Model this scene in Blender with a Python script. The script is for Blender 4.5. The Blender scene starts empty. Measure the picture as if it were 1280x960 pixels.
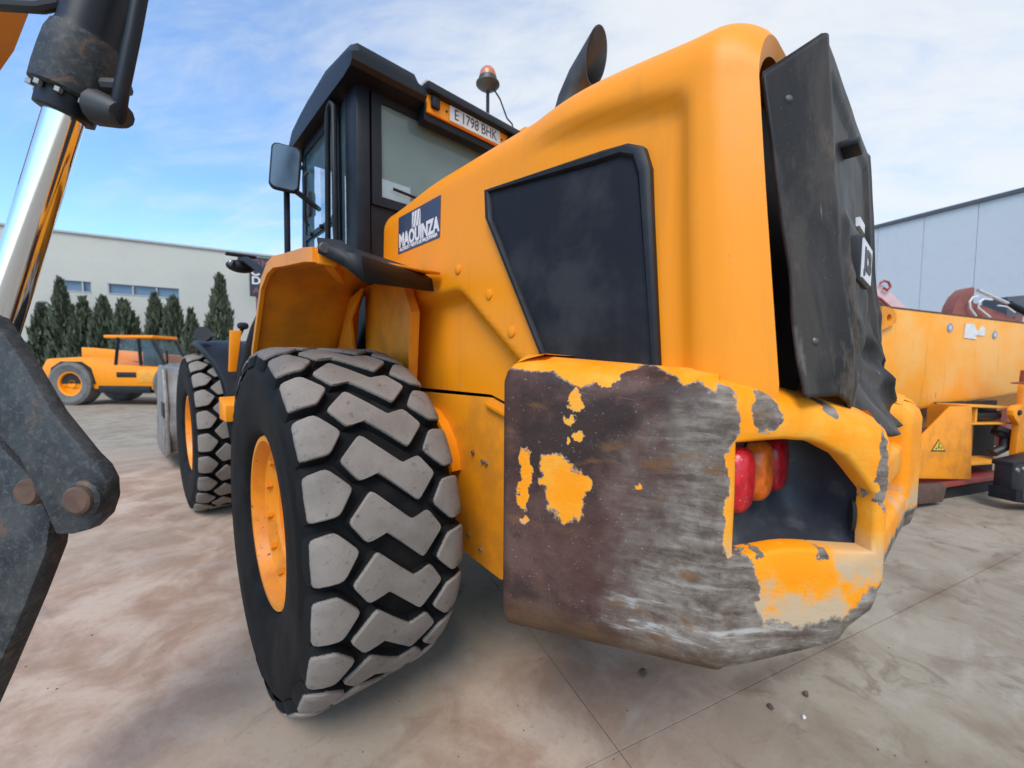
import bpy, bmesh, math, random
from mathutils import Vector, Matrix, noise
random.seed(7)
R_ = math.radians
S = bpy.context.scene
COL = S.collection

# ------------------------------------------------------------------ camera
yaw, pit, rol = R_(42.83), R_(-3.09), R_(.45)
F = Vector((math.sin(yaw)*math.cos(pit), math.cos(yaw)*math.cos(pit), math.sin(pit)))
Rt = Vector((math.cos(yaw), -math.sin(yaw), 0)); Up = Rt.cross(F)
Rt, Up = Rt*math.cos(rol)+Up*math.sin(rol), Up*math.cos(rol)-Rt*math.sin(rol)
cam = bpy.data.cameras.new('camera'); camo = bpy.data.objects.new('camera', cam); COL.objects.link(camo)
camo.matrix_world = Matrix(((Rt.x, Up.x, -F.x, -1.707), (Rt.y, Up.y, -F.y, -2.108), (Rt.z, Up.z, -F.z, 1.545), (0, 0, 0, 1)))
cam.sensor_width = 36; cam.lens = 497.5/1280*36; cam.clip_start = .02; cam.clip_end = 3000
cam.dof.use_dof = True; cam.dof.focus_distance = 1.4; cam.dof.aperture_fstop = 2.2
S.camera = camo

# ------------------------------------------------------------------ sun, sky, exposure
SUN = Vector((-.60, -.45, .95)).normalized()
sl = bpy.data.lights.new('sun', 'SUN'); sl.energy = 1.5; sl.angle = R_(28.); sl.color = (1, .955, .88)
so = bpy.data.objects.new('sun', sl); so.rotation_euler = (-SUN).to_track_quat('-Z', 'Y').to_euler(); COL.objects.link(so)
S.view_settings.view_transform = 'Standard'; S.view_settings.look = 'None'
S.view_settings.exposure = .86; S.view_settings.gamma = 1
W = bpy.data.worlds.new('World'); S.world = W; W.use_nodes = True
nt = W.node_tree; nt.nodes.clear()
def nd(t, **k):
    n = nt.nodes.new(t)
    for a, b in k.items(): setattr(n, a, b)
    return n
def lk(a, b): nt.links.new(a, b)
def val(sock, v):
    if isinstance(v, (int, float, tuple)): sock.default_value = v
    else: lk(v, sock)
def math_(op, a, b=None, clamp=False, c=None):
    n = nd('ShaderNodeMath', operation=op, use_clamp=clamp); val(n.inputs[0], a)
    if b is not None: val(n.inputs[1], b)
    if c is not None: val(n.inputs[2], c)
    return n.outputs[0]
def sstep(a, lo, hi, t0=0., t1=1.):
    n = nd('ShaderNodeMapRange', interpolation_type='SMOOTHSTEP'); val(n.inputs[0], a)
    n.inputs[1].default_value = lo; n.inputs[2].default_value = hi; n.inputs[3].default_value = t0; n.inputs[4].default_value = t1
    return n.outputs[0]
def mixc(f, a, b, mode='MIX'):
    n = nd('ShaderNodeMix', data_type='RGBA', blend_type=mode); val(n.inputs[0], f)
    for i, v in ((6, a), (7, b)):
        if isinstance(v, tuple): n.inputs[i].default_value = (*v[:3], 1)
        else: lk(v, n.inputs[i])
    return n.outputs[2]
def noise_(vec, scale, detail=4, rough=.55, dist=0., w=None):
    n = nd('ShaderNodeTexNoise'); n.inputs['Scale'].default_value = scale; n.inputs['Detail'].default_value = detail
    n.inputs['Roughness'].default_value = rough; n.inputs['Distortion'].default_value = dist
    if vec is not None: lk(vec, n.inputs['Vector'])
    return n.outputs['Fac']
def vscale(vec, s):
    n = nd('ShaderNodeVectorMath', operation='MULTIPLY'); lk(vec, n.inputs[0]); n.inputs[1].default_value = s
    return n.outputs[0]

sky = nd('ShaderNodeTexSky', sky_type='NISHITA'); sky.sun_disc = False
sky.sun_elevation = math.asin(SUN.z); sky.sun_rotation = math.atan2(SUN.x, SUN.y)
sky.air_density = 1.0; sky.dust_density = .6; sky.ozone_density = 2.2
tc = nd('ShaderNodeTexCoord'); sp = nd('ShaderNodeSeparateXYZ'); lk(tc.outputs['Generated'], sp.inputs[0])
zz = math_('ADD', math_('MAXIMUM', sp.outputs[2], 0.), .22)
cb = nd('ShaderNodeCombineXYZ'); lk(math_('DIVIDE', sp.outputs[0], zz), cb.inputs[0]); lk(math_('DIVIDE', sp.outputs[1], zz), cb.inputs[1])
rot = nd('ShaderNodeVectorRotate', rotation_type='Z_AXIS'); lk(cb.outputs[0], rot.inputs['Vector']); rot.inputs['Angle'].default_value = R_(52)
st = vscale(rot.outputs[0], (.55, 1.25, 1))
n1 = noise_(st, 1.15, 8, .6, .35); n2 = noise_(st, 4.6, 6, .62, .6)
cl = math_('ADD', math_('MULTIPLY', n1, .68), math_('MULTIPLY', n2, .32))
sunw = math_('ADD', math_('MULTIPLY', sp.outputs[0], .75), math_('MULTIPLY', sp.outputs[1], -.25))   # the veil of cloud is thicker over the east side
cl = math_('ADD', cl, math_('MULTIPLY', sstep(sunw, -.55, .75), .27))
cm = sstep(cl, .46, .80)
skyc = mixc(1., sky.outputs[0], (.80, 1.0, 1.12), 'MULTIPLY')
bk = nd('ShaderNodeBackground'); bk.inputs[1].default_value = .15
lk(mixc(math_('MULTIPLY', cm, .92), skyc, (3.3, 3.42, 3.5)), bk.inputs[0])
lk(bk.outputs[0], nd('ShaderNodeOutputWorld').inputs[0])

# ------------------------------------------------------------------ materials
def new_mat(name):
    global nt
    m = bpy.data.materials.new(name); m.use_nodes = True; nt = m.node_tree; nt.nodes.clear()
    out = nd('ShaderNodeOutputMaterial'); b = nd('ShaderNodeBsdfPrincipled'); lk(b.outputs[0], out.inputs[0])
    return m, b
def bump(b, h, strength, dist=.01):
    n = nd('ShaderNodeBump'); n.inputs['Strength'].default_value = strength; n.inputs['Distance'].default_value = dist
    lk(h, n.inputs['Height']); lk(n.outputs[0], b.inputs['Normal'])
def objco(): return nd('ShaderNodeTexCoord').outputs['Object']
def posco(): return nd('ShaderNodeNewGeometry').outputs['Position']
def surf(name, col, col2=None, rough=.5, metal=0., scale=6., fine=90., amount=.6, bmp=.15, bdist=.004, spec=.5, coat=0., lo=.42, hi=.66, rvar=.12, pos=False):
    m, b = new_mat(name); co = posco() if pos else objco()
    n = noise_(co, scale, 8, .62); f = noise_(co, fine, 3, .6)
    col2 = col2 or tuple(c*.7 for c in col)
    c = mixc(math_('MULTIPLY', sstep(n, lo, hi), amount), col, col2)
    c = mixc(math_('MULTIPLY', sstep(f, .5, .75), .25), c, tuple(x*.8 for x in col))
    lk(c, b.inputs['Base Color']); b.inputs['Metallic'].default_value = metal
    lk(math_('ADD', math_('MULTIPLY', n, rvar*2), rough-rvar), b.inputs['Roughness'])
    b.inputs['Specular IOR Level'].default_value = spec; b.inputs['Coat Weight'].default_value = coat; b.inputs['Coat Roughness'].default_value = .2
    if bmp: bump(b, math_('ADD', n, math_('MULTIPLY', f, .35)), bmp, bdist)
    return m
YEL = (.87, .272, .003)
M = {}
M['yellow'] = surf('yellow_paint', YEL, (.80, .26, .008), .42, scale=2.2, fine=60, amount=.5, bmp=.05, spec=.3)
m, b = new_mat('weathered_yellow_paint'); co = objco(); n = noise_(co, 2.2, 8, .62); f = noise_(co, 60, 3, .6); k = noise_(vscale(co, (9, 9, 1.1)), 1., 6, .65); d = noise_(co, 13, 7, .7)
c = mixc(math_('MULTIPLY', sstep(n, .42, .66), .5), YEL, (.80, .26, .008)); c = mixc(math_('MULTIPLY', sstep(k, .52, .74), .30), c, (.52, .19, .02)); c = mixc(math_('MULTIPLY', sstep(d, .56, .72), .22), c, (.78, .38, .09))
c = mixc(sstep(noise_(co, 95, 4, .7), .71, .74), c, (.22, .10, .03)); lk(c, b.inputs['Base Color']); lk(math_('ADD', .30, math_('MULTIPLY', d, .3)), b.inputs['Roughness']); b.inputs['Specular IOR Level'].default_value = .32
bump(b, math_('ADD', n, math_('MULTIPLY', f, .3)), .06, .004); M['yellow'] = m
M['yellow_old'] = surf('worn_yellow_paint', (.80, .32, .015), (.56, .25, .05), .5, scale=3.4, fine=40, amount=.7, bmp=.1)
M['yellow_dirty'] = surf('dirty_yellow_paint', (.80, .26, .004), (.42, .15, .015), .55, scale=4.5, fine=50, amount=.55, bmp=.1)
M['hopper'] = surf('faded_yellow_paint', (.84, .37, .03), (.74, .40, .10), .5, scale=1.6, fine=30, amount=.8, bmp=.08)
m, b = new_mat('streaked_hopper_paint'); co = objco(); n = noise_(co, 1.7, 7, .6); f = noise_(co, 35, 5, .65)
c = mixc(sstep(n, .38, .66), (.84, .30, .012), (.78, .37, .08)); c = mixc(math_('MULTIPLY', sstep(noise_(vscale(co, (15, 6, 1.1)), 1., 5, .6), .60, .72), .5), c, (.45, .19, .04))
c = mixc(sstep(noise_(vscale(co, (22, 8, 2.)), 1., 4, .6), .70, .74), c, (.10, .05, .03)); c = mixc(math_('MULTIPLY', sstep(f, .58, .72), .4), c, (.55, .27, .07))
lk(c, b.inputs['Base Color']); b.inputs['Roughness'].default_value = .5; bump(b, math_('ADD', n, math_('MULTIPLY', f, .2)), .1, .01); M['hopper'] = m
M['black'] = surf('black_plastic', (.009, .0095, .012), (.022, .022, .024), .52, scale=5, fine=120, bmp=.12, amount=.8, spec=.3)
M['housing'] = surf('dusty_lamp_housing', (.035, .038, .046), (.10, .10, .105), .5, scale=9, fine=60, bmp=.3, amount=.8, lo=.48, hi=.7)
M['cab'] = surf('black_paint', (.006, .0075, .012), (.015, .016, .021), .48, scale=4, fine=80, bmp=.05, amount=.8, spec=.28)
m, b = new_mat('worn_tyre_rubber'); co = objco(); s = nd('ShaderNodeSeparateXYZ'); lk(co, s.inputs[0]); n = noise_(co, 6, 8, .66); f = noise_(co, 70, 4, .65)
r = math_('SQRT', math_('ADD', math_('POWER', s.outputs[1], 2.), math_('POWER', s.outputs[2], 2.)))
c = mixc(sstep(n, .4, .7), (.0065, .0065, .007), (.020, .018, .016)); c = mixc(math_('MULTIPLY', sstep(r, .69, .75), sstep(math_('ADD', n, math_('MULTIPLY', f, .4)), .66, .86)), c, (.085, .070, .056))
c = mixc(math_('MULTIPLY', sstep(f, .62, .70), .5), c, (.04, .036, .032)); lk(c, b.inputs['Base Color']); b.inputs['Roughness'].default_value = .68; b.inputs['Specular IOR Level'].default_value = .14
rg = math_('SINE', math_('MULTIPLY', r, 420.)); bump(b, math_('ADD', math_('MULTIPLY', rg, .12), math_('ADD', n, math_('MULTIPLY', f, .5))), .25, .004); M['rubber'] = m
M['navy'] = surf('dark_plastic_mesh', (.010, .0105, .015), (.034, .034, .036), .62, scale=3.0, fine=260, bmp=.35, bdist=.003, amount=.9, spec=.22)
M['rubber'] = surf('tyre_rubber', (.0065, .0065, .007), (.018, .0165, .015), .7, scale=5, fine=70, bmp=.2, amount=.8, spec=.12)
m, b = new_mat('scuffed_dented_plastic'); co = objco(); v = vscale(co, (1.6, 1.6, .8)); n = noise_(v, 3.2, 8, .66, .6); n2 = noise_(vscale(co, (1, 1, .35)), 9., 7, .7); f = noise_(co, 120, 3, .65)
c = mixc(sstep(n, .42, .62), (.012, .011, .011), (.042, .034, .029)); c = mixc(sstep(n2, .56, .68), c, (.085, .064, .048)); c = mixc(math_('MULTIPLY', sstep(n, .64, .72), .7), c, (.15, .13, .11))
c = mixc(sstep(noise_(vscale(co, (30, 30, 4)), 1., 4, .6), .68, .74), c, (.16, .145, .13)); c = mixc(sstep(f, .66, .72), c, (.09, .08, .07))
lk(c, b.inputs['Base Color']); lk(math_('ADD', .32, math_('MULTIPLY', n2, .35)), b.inputs['Roughness']); b.inputs['Specular IOR Level'].default_value = .22
bump(b, math_('ADD', math_('MULTIPLY', n2, .6), math_('MULTIPLY', f, .2)), .25, .006); M['cover'] = m
m, b = new_mat('grimy_speckled_paint'); co = objco(); n = noise_(co, 60, 7, .7, .4); n2 = noise_(co, 7, 6, .65, .3); n3 = noise_(co, 260, 3, .6)
c = mixc(sstep(n2, .35, .65), (.018, .021, .024), (.05, .052, .052)); c = mixc(math_('MULTIPLY', sstep(n, .48, .66), .6), c, (.10, .097, .09)); c = mixc(sstep(n3, .60, .7), c, (.085, .08, .075))
c = mixc(math_('MULTIPLY', sstep(noise_(co, 11, 6, .65, .6), .60, .70), .8), c, (.13, .075, .045))
lk(c, b.inputs['Base Color']); lk(math_('ADD', .4, math_('MULTIPLY', n2, .3)), b.inputs['Roughness']); b.inputs['Specular IOR Level'].default_value = .3; bump(b, n, .3, .003); M['speckled'] = m
M['steel'] = surf('bare_steel', (.33, .31, .29), (.19, .15, .12), .45, .75, scale=5, fine=60, bmp=.2)
M['bucket'] = surf('scraped_bucket_steel', (.27, .25, .23), (.15, .12, .10), .5, .45, scale=4, fine=40, bmp=.3, amount=.8)
M['exhaust'] = surf('sooty_exhaust_steel', (.10, .095, .09), (.045, .04, .038), .48, .6, scale=7, fine=60, bmp=.15)
M['hole'] = surf('unlit_interior', (.008, .008, .008), (.012, .012, .012), .8, bmp=0)  # near-black colour that carries the shade of hollows and gaps
M['chrome'] = surf('chromed_steel', (.82, .82, .82), (.78, .78, .78), .1, 1., scale=6, bmp=0, rvar=.02, amount=.2)
M['rust'] = surf('rusty_steel', (.085, .045, .030), (.15, .085, .055), .85, .0, scale=16, fine=70, bmp=.3)
M['orange'] = surf('orange_paint', (.62, .22, .03), (.45, .17, .04), .45, scale=4, bmp=.1)
M['hose'] = surf('black_hose', (.02, .02, .022), (.035, .034, .034), .55, scale=12, bmp=.1)
M['white'] = surf('white_print', (.72, .70, .70), (.62, .60, .60), .5, scale=20, bmp=0)
M['plate'] = surf('number_plate_white', (.66, .64, .62), (.5, .48, .46), .45, scale=14, bmp=0)
M['ink'] = surf('dark_print', (.03, .025, .03), (.06, .05, .05), .5, scale=20, bmp=0)
M['sticker'] = surf('slate_blue_sticker', (.035, .045, .085), (.05, .06, .10), .4, scale=8, bmp=0)
M['cream'] = surf('cream_roof_paint', (.62, .55, .45), (.45, .38, .3), .5, scale=5, bmp=.05)
M['red'] = surf('red_paint', (.34, .045, .035), (.2, .05, .04), .5, scale=6, bmp=.1)
M['redcrane'] = surf('oxide_red_paint', (.26, .075, .055), (.17, .06, .05), .55, scale=6, bmp=.1)
M['pink'] = surf('faded_pink_white_paint', (.62, .42, .42), (.5, .33, .33), .5, scale=6, bmp=.05)
M['facade'] = surf('pale_concrete_facade', (.50, .485, .43), (.45, .435, .39), .8, scale=.35, fine=6, bmp=.1, pos=True)
M['coping'] = surf('grey_coping', (.42, .42, .42), (.36, .36, .36), .7, bmp=0)
M['cladding'] = surf('blue_grey_cladding', (.52, .525, .535), (.47, .475, .49), .6, scale=.25, fine=4, bmp=.05, pos=True)
M['trim'] = surf('dark_roof_trim', (.07, .075, .09), (.09, .09, .1), .5, bmp=0)
M['trunk'] = surf('bark', (.10, .07, .05), (.05, .035, .03), .9, scale=20, bmp=.4)
M['leaf'] = surf('cypress_foliage', (.085, .105, .062), (.048, .065, .038), .75, scale=3, fine=20, bmp=0, amount=1.)
M['stone'] = surf('brown_stone', (.10, .06, .04), (.16, .11, .08), .85, scale=40, bmp=.3)
M['pale_stone'] = surf('pale_stone', (.6, .58, .54), (.5, .48, .44), .85, scale=40, bmp=.3)
M['grey_tyre'] = surf('dusty_tyre', (.14, .13, .12), (.07, .065, .06), .8, scale=5, bmp=.2)
M['sign'] = surf('dark_sign_board', (.02, .022, .03), (.03, .03, .04), .5, bmp=0)
M['signred'] = surf('faded_red_print', (.20, .07, .08), (.12, .05, .07), .5, scale=9, bmp=0)
M['warn'] = surf('warning_yellow', (.75, .48, .03), (.7, .42, .03), .45, bmp=0)
M['bluedecal'] = surf('blue_grey_decal', (.2, .25, .33), (.35, .36, .4), .5, scale=30, bmp=0)
M['seat'] = surf('dark_seat_fabric', (.03, .03, .035), (.05, .05, .05), .8, bmp=.1)

def glassmat(name, col, alpha, rough):
    m, b = new_mat(name); co = objco(); n = noise_(co, 3, 5, .6)
    lk(mixc(n, col, tuple(min(1, c*1.25) for c in col)), b.inputs['Base Color']); b.inputs['Roughness'].default_value = rough
    b.inputs['Specular IOR Level'].default_value = .8
    lk(math_('ADD', math_('MULTIPLY', n, .2), alpha-.1), b.inputs['Alpha'])
    return m
M['glass'] = glassmat('dusty_cab_glass', (.19, .27, .265), .48, .05)
M['clear'] = glassmat('clear_tinted_glass', (.16, .3, .36), .17, .04)
m, b = new_mat('mirror_glass'); b.inputs['Metallic'].default_value = 1; b.inputs['Base Color'].default_value = (.20, .225, .235, 1)
bn = noise_(objco(), 5, 3, .5); lk(math_('MULTIPLY', bn, .35), b.inputs['Roughness']); M['mirror'] = m
m, b = new_mat('window_pane'); b.inputs['Base Color'].default_value = (.10, .16, .24, 1)
lk(mixc(noise_(posco(), .8, 3), (.07, .12, .2), (.16, .24, .34)), b.inputs['Base Color']); b.inputs['Roughness'].default_value = .12; M['pane'] = m
def lens(name, c):
    m, b = new_mat(name); co = objco()
    n = noise_(co, 40, 4, .6); spk = noise_(co, 230, 2, .5)
    k = mixc(sstep(n, .35, .7), c, tuple(x*.6 for x in c)); k = mixc(sstep(spk, .68, .74), k, (.6, .5, .45))
    lk(k, b.inputs['Base Color']); b.inputs['Roughness'].default_value = .28
    b.inputs['Subsurface Weight'].default_value = .25; b.inputs['Subsurface Radius'].default_value = (.02, .005, .002); b.inputs['Subsurface Scale'].default_value = .4
    w = nd('ShaderNodeTexWave'); w.inputs['Scale'].default_value = 60; lk(co, w.inputs['Vector']); bump(b, w.outputs['Fac'], .12, .002)
    return m
M['redlens'] = lens('red_lens', (.60, .012, .02)); M['amberlens'] = lens('amber_lens', (.80, .16, .012))
M['beacon'] = lens('faded_beacon_lens', (.66, .20, .10))

# dusty tread: worn face of the lug is pale with dust, flanks stay dark
def treadmat(name, dust, dust2, lo, hi):
    m, b = new_mat(name); co = objco(); s = nd('ShaderNodeSeparateXYZ'); lk(co, s.inputs[0])
    r = math_('SQRT', math_('ADD', math_('POWER', s.outputs[1], 2.), math_('POWER', s.outputs[2], 2.)))
    r = math_('ADD', r, math_('MULTIPLY', math_('POWER', math_('MAXIMUM', math_('SUBTRACT', math_('ABSOLUTE', s.outputs[0]), .2), 0.), 2.), 3.7))
    geo = posco(); n = noise_(geo, 9, 8, .65); f = noise_(geo, 110, 4, .7)
    mask = sstep(math_('ADD', r, math_('MULTIPLY', math_('SUBTRACT', f, .5), .012)), lo, hi)
    c = mixc(n, dust, dust2); c = mixc(math_('MULTIPLY', sstep(f, .55, .72), .5), c, tuple(x*.62 for x in dust2)); c = mixc(math_('MULTIPLY', sstep(noise_(geo, 4, 5, .6), .45, .7), .5), c, tuple(x*.7 for x in dust2))
    c = mixc(sstep(noise_(geo, 28, 6, .7), .57, .72), c, tuple(x*.5 for x in dust2))
    lk(mixc(mask, (.009, .009, .0095), c), b.inputs['Base Color']); b.inputs['Roughness'].default_value = .8; b.inputs['Specular IOR Level'].default_value = .15
    bump(b, math_('ADD', n, math_('MULTIPLY', f, .6)), .3, .004)
    return m
M['tread'] = treadmat('dusty_tread_rubber', (.285, .245, .212), (.185, .155, .132), .797, .804)

# chipped counterweight paint: s = metres along the flank or along the rear face
def chipmat():
    m, b = new_mat('chipped_yellow_casting'); co = objco(); s = nd('ShaderNodeSeparateXYZ'); lk(co, s.inputs[0])
    ax = math_('MULTIPLY', math_('ABSOLUTE', s.outputs[0]), -1.)
    X, Y, Z = ax, s.outputs[1], s.outputs[2]
    fx, fy, tx, ty = .4219, -.9066, .7969, -.6041
    sd = math_('ADD', math_('MULTIPLY', math_('ADD', X, .965), fx), math_('MULTIPLY', math_('ADD', Y, 1.26), fy))
    sr = math_('ADD', math_('MULTIPLY', math_('ADD', X, .73), tx), math_('MULTIPLY', math_('ADD', Y, 1.765), ty))
    rag = noise_(co, 17, 8, .68); rag2 = noise_(co, 60, 5, .7)
    rg = math_('ADD', math_('MULTIPLY', math_('SUBTRACT', rag, .5), 1.5), math_('MULTIPLY', math_('SUBTRACT', rag2, .5), .7))
    nw = nd('ShaderNodeTexNoise'); nw.inputs['Scale'].default_value = 19; nw.inputs['Detail'].default_value = 7; nw.inputs['Roughness'].default_value = .62; lk(co, nw.inputs['Vector'])
    nsp = nd('ShaderNodeSeparateXYZ'); lk(nw.outputs['Color'], nsp.inputs[0]); wx = math_('SUBTRACT', nsp.outputs[0], .5); wy = math_('SUBTRACT', nsp.outputs[1], .5)
    def blobs(co1, els):
        v = nd('ShaderNodeCombineXYZ'); lk(math_('ADD', co1, math_('MULTIPLY', wx, .075)), v.inputs[0]); lk(math_('ADD', Z, math_('MULTIPLY', wy, .085)), v.inputs[1]); acc = None
        for (a, zc, ra, rz) in els:
            n = nd('ShaderNodeVectorMath', operation='SUBTRACT'); lk(v.outputs[0], n.inputs[0]); n.inputs[1].default_value = (a, zc, 0)
            n2_ = nd('ShaderNodeVectorMath', operation='MULTIPLY'); lk(n.outputs[0], n2_.inputs[0]); n2_.inputs[1].default_value = (1/ra, 1/rz, 0)
            l = nd('ShaderNodeVectorMath', operation='LENGTH'); lk(n2_.outputs[0], l.inputs[0])
            d = math_('SUBTRACT', 1., l.outputs['Value'])
            acc = d if acc is None else math_('MAXIMUM', acc, d)
        return acc
    def zline(co1, pts, k):   # (z - edge(s)) * k with the edge given as a broken line
        cv = nd('ShaderNodeFloatCurve'); c = cv.mapping.curves[0]
        c.points[0].location = (0, pts[0][1]); c.points[1].location = (1, pts[-1][1])
        for p in pts[1:-1]: c.points.new(*p)
        for p in c.points: p.handle_type = 'VECTOR'
        cv.mapping.update(); lk(math_('DIVIDE', co1, .6, True), cv.inputs['Value'])
        return math_('MULTIPLY', math_('SUBTRACT', Z, math_('ADD', cv.outputs[0], 1.)), k)
    top = zline(sd, [(0, .528), (.10, .526), (.26, .518), (.31, .498), (.37, .484), (.42, .490), (.455, .506), (.52, .508), (.57, .529), (.63, .545), (.68, .538), (.745, .518), (.79, .50), (.845, .507), (.875, .488), (1, .45)], 30)
    yel = blobs(sd, [(.158, 1.245, .05, .055), (.185, 1.19, .055, .075), (.215, 1.215, .035, .03), (.066, 1.245, .022, .055), (.062, 1.165, .017, .04), (.211, 1.443, .019, .026), (.197, 1.393, .019, .015), (.225, 1.346, .017, .016), (.191, 1.326, .009, .013), (.374, 1.241, .008, .008), (.063, 1.092, .011, .015), (.285, 1.50, .03, .012)])
    pside = math_('MAXIMUM', top, math_('MULTIPLY', yel, 1.7))
    brown = blobs(sr, [(.0, 1.42, .045, .075), (.111, 1.436, .034, .05), (.274, 1.443, .019, .033), (.05, 1.02, .05, .085), (-.01, 1.22, .03, .14), (.015, 1.03, .03, .08), (.33, 1.135, .045, .014), (.255, 1.09, .012, .018), (.10, 1.10, .012, .012), (.400, 1.30, .016, .10), (.20, 1.128, .05, .006)])
    low = zline(sr, [(0, .13), (.10, .04), (.2, -.07), (.33, -.075), (.5, -.065), (.58, -.04), (.64, .01), (.72, .03), (1, .03)], 14)
    prear = math_('MINIMUM', math_('MULTIPLY', brown, -2.4), low)
    wsel = sstep(math_('ADD', sr, math_('MULTIPLY', rg, .014)), -.012, .012)
    mx = nd('ShaderNodeMix', data_type='FLOAT'); lk(wsel, mx.inputs[0]); lk(pside, mx.inputs[2]); lk(prear, mx.inputs[3])
    g = math_('ADD', mx.outputs[0], math_('MULTIPLY', rg, .95))
    paint = sstep(g, -.03, .03)
    edge = math_('MULTIPLY', sstep(g, -.16, -.02), math_('SUBTRACT', 1., paint))      # pale primer rim round each chip
    # bare casting: purple brown rust, grey where it has been scraped near the corner, orange rust blooms
    streak = nd('ShaderNodeCombineXYZ'); lk(math_('MULTIPLY', sd, 3.2), streak.inputs[0]); lk(math_('MULTIPLY', Z, 19.), streak.inputs[1]); lk(math_('MULTIPLY', sr, 2.), streak.inputs[2])
    sk = noise_(streak.outputs[0], 1.6, 8, .68, .4)
    big = noise_(co, 5, 7, .6); med = noise_(co, 14, 8, .7); fin = noise_(co, 150, 3, .7)
    base = mixc(sstep(big, .35, .7), (.066, .028, .021), (.118, .062, .047))
    base = mixc(sstep(med, .5, .75), base, (.045, .026, .022)); base = mixc(math_('MULTIPLY', sstep(noise_(co, 3.1, 6, .6, .5), .47, .62), .8), base, (.024, .014, .012))
    scr = math_('ADD', math_('ADD', sd, math_('MULTIPLY', math_('SUBTRACT', big, .5), .5)), math_('MULTIPLY', math_('SUBTRACT', 1.15, Z), .25))
    scr = sstep(scr, .28, .50)
    grey = mixc(sstep(math_('ADD', math_('MULTIPLY', sk, .55), math_('MULTIPLY', med, .45)), .38, .64), (.085, .058, .042), (.31, .26, .21))
    base = mixc(math_('MULTIPLY', scr, .88), base, grey)
    hl = math_('MULTIPLY', sstep(sk, .55, .66), math_('MULTIPLY', scr, sstep(Z, 1.10, .84)))
    base = mixc(math_('MULTIPLY', hl, .85), base, (.46, .44, .41))
    sc3 = nd('ShaderNodeCombineXYZ'); lk(math_('MULTIPLY', math_('ADD', sd, math_('MULTIPLY', Z, .12)), 5.), sc3.inputs[0]); lk(math_('MULTIPLY', math_('ADD', Z, math_('MULTIPLY', sd, .12)), 95.), sc3.inputs[1])
    base = mixc(math_('MULTIPLY', sstep(noise_(sc3.outputs[0], 1.2, 3, .6), .66, .74), math_('MULTIPLY', sstep(sd, .1, .4), .5)), base, (.36, .32, .28))
    rst = math_('MULTIPLY', sstep(noise_(vscale(co, (1, 1, 2.)), 7.5, 6, .6), .58, .70), .75)
    base = mixc(rst, base, (.16, .07, .022))
    base = mixc(sstep(fin, .66, .72), base, (.34, .32, .30))
    lowrust = math_('MULTIPLY', sstep(math_('ADD', Z, math_('MULTIPLY', rg, .05)), .88, .80), .8)
    base = mixc(lowrust, base, mixc(sk, (.035, .015, .010), (.15, .08, .035)))
    ycol = mixc(sstep(big, .42, .68), YEL, (.80, .36, .04)); ycol = mixc(sstep(med, .58, .8), ycol, (.74, .42, .12))
    ycol = mixc(math_('MULTIPLY', sstep(Z, 1.16, 1.05), sstep(big, .50, .58)), ycol, (.50, .36, .22))
    c = mixc(paint, base, ycol); c = mixc(math_('MULTIPLY', edge, .5), c, (.5, .42, .33))
    lk(c, b.inputs['Base Color'])
    lk(math_('ADD', .42, math_('MULTIPLY', med, .3)), b.inputs['Roughness']); b.inputs['Specular IOR Level'].default_value = .25
    lk(math_('MULTIPLY', math_('SUBTRACT', 1., paint), .0), b.inputs['Metallic'])
    h = math_('ADD', math_('MULTIPLY', paint, .5), math_('ADD', math_('MULTIPLY', sk, .35), math_('ADD', math_('MULTIPLY', med, .5), math_('MULTIPLY', fin, .12))))
    bump(b, h, .55, .008)
    return m
M['chipped'] = chipmat()

# wheel rim: yellow with chips and grime in the recesses
m, b = new_mat('chipped_rim_paint'); co = objco(); n = noise_(co, 26, 8, .72); n2 = noise_(co, 6, 5, .6)
c = mixc(sstep(n2, .45, .7), (.84, .27, .006), (.66, .20, .008)); c = mixc(sstep(n, .63, .67), c, (.05, .03, .02))
lk(c, b.inputs['Base Color']); b.inputs['Roughness'].default_value = .45; bump(b, n, .12, .004); M['rim'] = m

# concrete yard
m, b = new_mat('stained_concrete'); co = posco(); s = nd('ShaderNodeSeparateXYZ'); lk(co, s.inputs[0])
big = noise_(co, .55, 7, .62); med = noise_(co, 2.3, 8, .66, .4); fin = noise_(co, 34, 6, .7); spk = noise_(co, 150, 3, .6)
def ell(cx, cy, rx, ry, r0, r1):
    dx = math_('DIVIDE', math_('SUBTRACT', s.outputs[0], cx), rx); dy = math_('DIVIDE', math_('SUBTRACT', s.outputs[1], cy), ry)
    return sstep(math_('SQRT', math_('ADD', math_('POWER', dx, 2.), math_('POWER', dy, 2.))), r1, r0)
c = mixc(sstep(big, .32, .68), (.33, .29, .225), (.255, .213, .16)); c = mixc(sstep(med, .42, .68), c, (.21, .162, .115))
c = mixc(math_('MULTIPLY', sstep(noise_(co, 5.2, 6, .65, .5), .52, .68), .5), c, (.34, .305, .26)); c = mixc(math_('MULTIPLY', sstep(noise_(co, 3.4, 7, .68, .9), .54, .68), .65), c, (.135, .10, .075))
br = math_('MAXIMUM', ell(-2.6, 2.8, 2.6, 5.0, .45, 1.15), math_('MULTIPLY', ell(-.4, -1.1, 1.5, .8, .2, 1.1), .95))
br = math_('MULTIPLY', br, sstep(math_('ADD', big, math_('MULTIPLY', med, .7)), .62, 1.0, .55, 1.))
c = mixc(math_('MULTIPLY', br, .92), c, mixc(sstep(med, .36, .64), (.35, .195, .12), (.53, .395, .30)))
sm = nd('ShaderNodeMapping'); sm.inputs['Rotation'].default_value = (0, 0, R_(-55)); sm.inputs['Scale'].default_value = (.45, 3.2, 1); lk(co, sm.inputs[0])
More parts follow.
